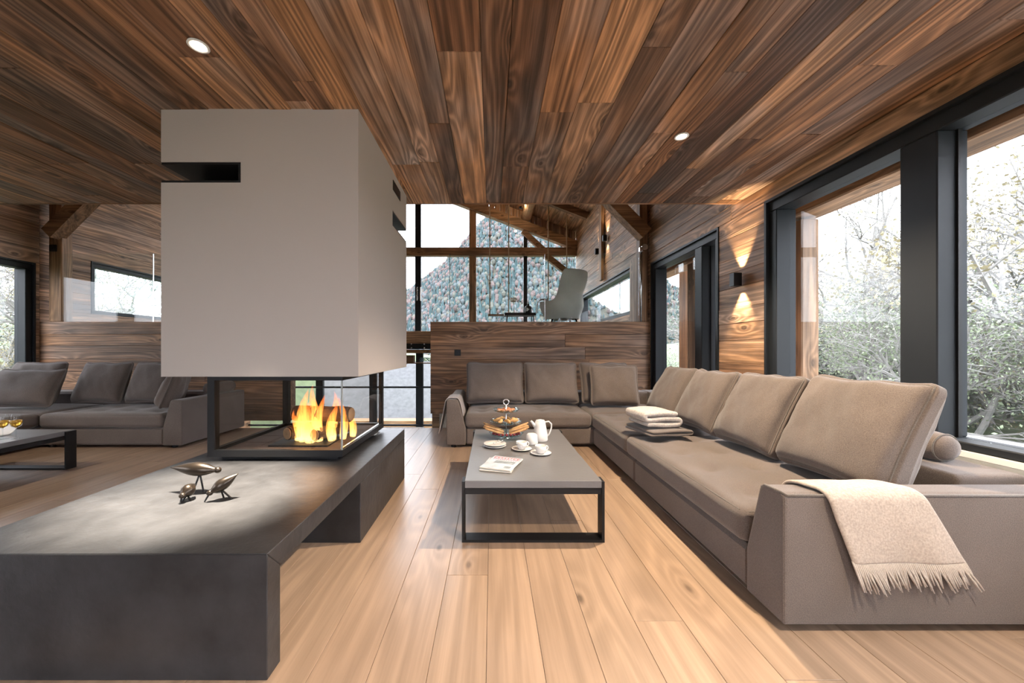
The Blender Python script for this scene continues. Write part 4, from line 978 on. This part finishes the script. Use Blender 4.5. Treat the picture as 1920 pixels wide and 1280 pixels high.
# mountain with forest
def hz_(x, y):
    d = (y-260)/140; r = 150*math.exp(-((x-30)/120)**2)*max(0, min(1, d))+60*max(0, min(1, d))*(.5+.5*math.tanh((x-40)/80))
    r += 55*max(0, min(1, (y-300)/150))*math.exp(-((x+230)/130)**2)
    return -12+r+8*noise.noise(Vector((x*.015, y*.015, 3)))
vs = []; fs = []; n = 60
for i in range(n+1):
    for j in range(31):
        x, y = -420+840*i/n, 120+360*j/30; vs.append((x, y, hz_(x, y)))
for i in range(n):
    for j in range(30): k = i*31+j; fs.append((k, k+31, k+32, k+1))
S('mountain', MB().add(vs, fs), plain('forest_floor', (.08, .075, .06), 1, 0, 0, 1, .3, .05), 'steep forested mountainside across the valley', 'mountain')
r_ = random.Random(5)
def forest(mat, cnt, conifer):
    mb = MB()
    while cnt:
        y = r_.uniform(240, 440); x = r_.uniform(-.45*y, .62*y) if r_.random() < .35 else r_.uniform(-.24*y, .26*y); z = hz_(x, y)
        if z < -8: cnt -= 1; continue
        h = r_.uniform(4.5, 8.5); 
        if conifer: mb.lathe([(h*.02, 0), (h*.2, h*.08), (h*.10, h*.5), (.02, h)], (x, y, z), 6)
        else: h *= .75; mb.lathe([(h*.05, 0), (h*.32, h*.3), (h*.36, h*.6), (h*.18, h*.92), (.02, h)], (x, y, z), 6)
        cnt -= 1
    return mb
fo = thing('forest', 'autumn forest of firs and rust coloured trees covering the mountainside', 'forest', kind='stuff')
for nm, col, cnt, con in (('conifers', (.034, .060, .064), 6500, True), ('rust_trees', (.088, .064, .061), 2200, False), ('ochre_trees', (.078, .078, .066), 1500, False), ('bare_trees', (.070, .079, .084), 2000, False)):
    part(nm, forest(None, cnt, con), plain(nm+'_leaves', col, 1, 0, 0, 1, .35, .15), fo, kind='stuff')
# neighbour barn
bn = thing('barn', 'neighbouring barn with a pale shingle roof below the stairwell window', 'building', (-4, 21, -3.4))
shg = plain('pale_shingles', (.085, .088, .092), .9, 0, .5, 8, .2, 5)
part('roof', MB().beam((-10.5, 19.4, -1.35), (3.5, 19.4, -1.35), .1, 5.9, up=(0, .55, .42)), shg, bn)
part('wall', MB().box(-10, 3, 17.5, 24, -3.6, -2.2), 'timX', bn)
part('roof', MB().beam((-10.5, 24.3, -1.3), (3.5, 24.3, -1.3), .1, 5.4, up=(0, -.55, .42)), shg, bn)
# trees
def tree_mesh(seed, height, spread, depth=6, leafn=900, lsize=.05, trunk=.30, thick=.016, stems=1):
    rr = random.Random(seed); mb = MB(); lf = MB()
    def grow(p, d, l, r, lev):
        pts = [p]; q = p.copy(); dd = d.copy()
        for k in range(3):
            dd = (dd+Vector((rr.gauss(0, .16), rr.gauss(0, .16), rr.gauss(.02, .12)))).normalized(); q = q+dd*l/3; pts.append(q.copy())
        mb.tube(pts, [r, r*.88, r*.76, r*.62], 6 if lev < 2 else (4 if lev < 4 else 3), False)
        if lev >= depth-3:
            for _ in range(2):
                if rr.random() < leafn/900:
                    a = rr.choice(pts[1:])+Vector((rr.gauss(0, .1), rr.gauss(0, .1), rr.gauss(0, .1))); u = Vector((rr.gauss(0, 1), rr.gauss(0, 1), rr.gauss(0, 1))).normalized(); v = u.orthogonal().normalized(); s = lsize*rr.uniform(.6, 1.4)
                    lf.add([a-u*s, a+v*s*.6, a+u*s, a-v*s*.6], [(0, 1, 2, 3)])
        if lev >= depth: return
        for k in range(3 if lev < 5 else 2):
            t = rr.uniform(.45, 1); b0 = pts[1+int(t*2)] if t < 1 else pts[-1]
            nd = (dd*.75+Vector((rr.gauss(0, spread), rr.gauss(0, spread), rr.gauss(.15, spread*.6)))).normalized()
            grow(b0, nd, l*rr.uniform(.62, .82), r*.56, lev+1)
    grow(Vector((0, 0, -.2)), Vector((0, 0, 1)), height*trunk, height*thick, 0)
    for k in range(stems-1): grow(Vector((.25*cos(k*2.4), .25*sin(k*2.4), -.2)), Vector((.5*cos(k*2.4), .5*sin(k*2.4), 1)).normalized(), height*trunk, height*thick, 1)
    return mb.mesh('branches', False, recalc=False), lf.mesh('leaves', False, recalc=False)
barkm = plain('grey_bark', (.27, .27, .26), .9, 0, .4, 20, .3, 6)
lcol = [plain('pale_leaves', (.24, .30, .19), .8, 0, 0, 1, .3, 3), plain('olive_leaves', (.13, .20, .14), .8, 0, 0, 1, .3, 3), plain('ochre_leaves', (.36, .33, .20), .8, 0, 0, 1, .3, 3)]
protos = []
for i, (hgt, spd, ln) in enumerate(((9, .50, 700), (7, .6, 1400), (5.5, .7, 1700), (8, .55, 1100))):
    protos.append(tree_mesh(30+i, hgt, spd, 7, ln*.35, .034) if i != 2 else tree_mesh(32, 6, .75, 7, 520, .021, .22, .007, 4))
for a, b_ in protos: a.materials.append(barkm)
labs = ('tall grey barked tree with bare spreading branches beyond the terrace', 'leafy tree with pale green leaves beyond the terrace', 'dense twiggy shrub tree beyond the terrace', 'slender tree with thin ochre leaves beyond the terrace')
spots = [(7.6, 7.2, 0), (8.8, 5.6, 1), (7.4, 9.6, 2), (9.5, 8.0, 2), (10.5, 6.2, 1), (11.5, 9.5, 3), (8.2, 4.3, 2), (9.3, 11.5, 1), (12.5, 12.0, 0), (13.5, 7.5, 1), (7.3, 12.5, 3), (11.0, 15.0, 1), (15.0, 10.0, 2), (9.2, 6.9, 2), (11.2, 7.6, 2), (14.5, 14.5, 1), (6.9, 15.5, 2), (12.4, 5.2, 2), (8.0, 8.4, 2), (10.2, 10.4, 2), (17, 12, 1), (18, 16, 3), (13, 17, 2)]
rs = random.Random(21)
spots += [(rs.uniform(7.2, 11.5), rs.uniform(3.6, 11), 2) for _ in range(16)]
spots += [(-10.6, 9.6, 2), (-11.8, 11.4, 2), (-12.8, 13.2, 2), (-11.5, 10.5, 0), (-13.5, 12.5, 1), (-16, 15, 0), (-12.2, 14.5, 1), (-18, 19, 1), (-15.5, 10.8, 2), (-20, 16, 0), (-11.0, 6.5, 1), (-13.0, 9.5, 3), (-12.0, 4.0, 2), (-15.0, 7.5, 2), (-14.5, 12.0, 1), (-10.5, 13.0, 2)]
leafmesh = {}
for i, (x, y, k) in enumerate(spots):
    left = x < 0; lab = labs[k] if not left else labs[k].replace('beyond the terrace', 'on the lawn past the other sofa')
    t = thing('tree', lab, 'tree', (x, y, gz(x, y)), 'trees '+('on the far lawn' if left else 'beyond the terrace')+', '+('tall bare', 'leafy', 'twiggy', 'slender')[k], i*1.7)
    s = .85+.3*((i*37) % 10)/10; t.scale = (s, s, s)
    part('branches', protos[k][0], None, t, local=True)
    key = (k, i % 3)
    if key not in leafmesh: leafmesh[key] = protos[k][1].copy(); leafmesh[key].materials.append(lcol[(i+k) % 3])
    o = part('leaves', leafmesh[key], None, t, local=True); o['kind'] = 'stuff'
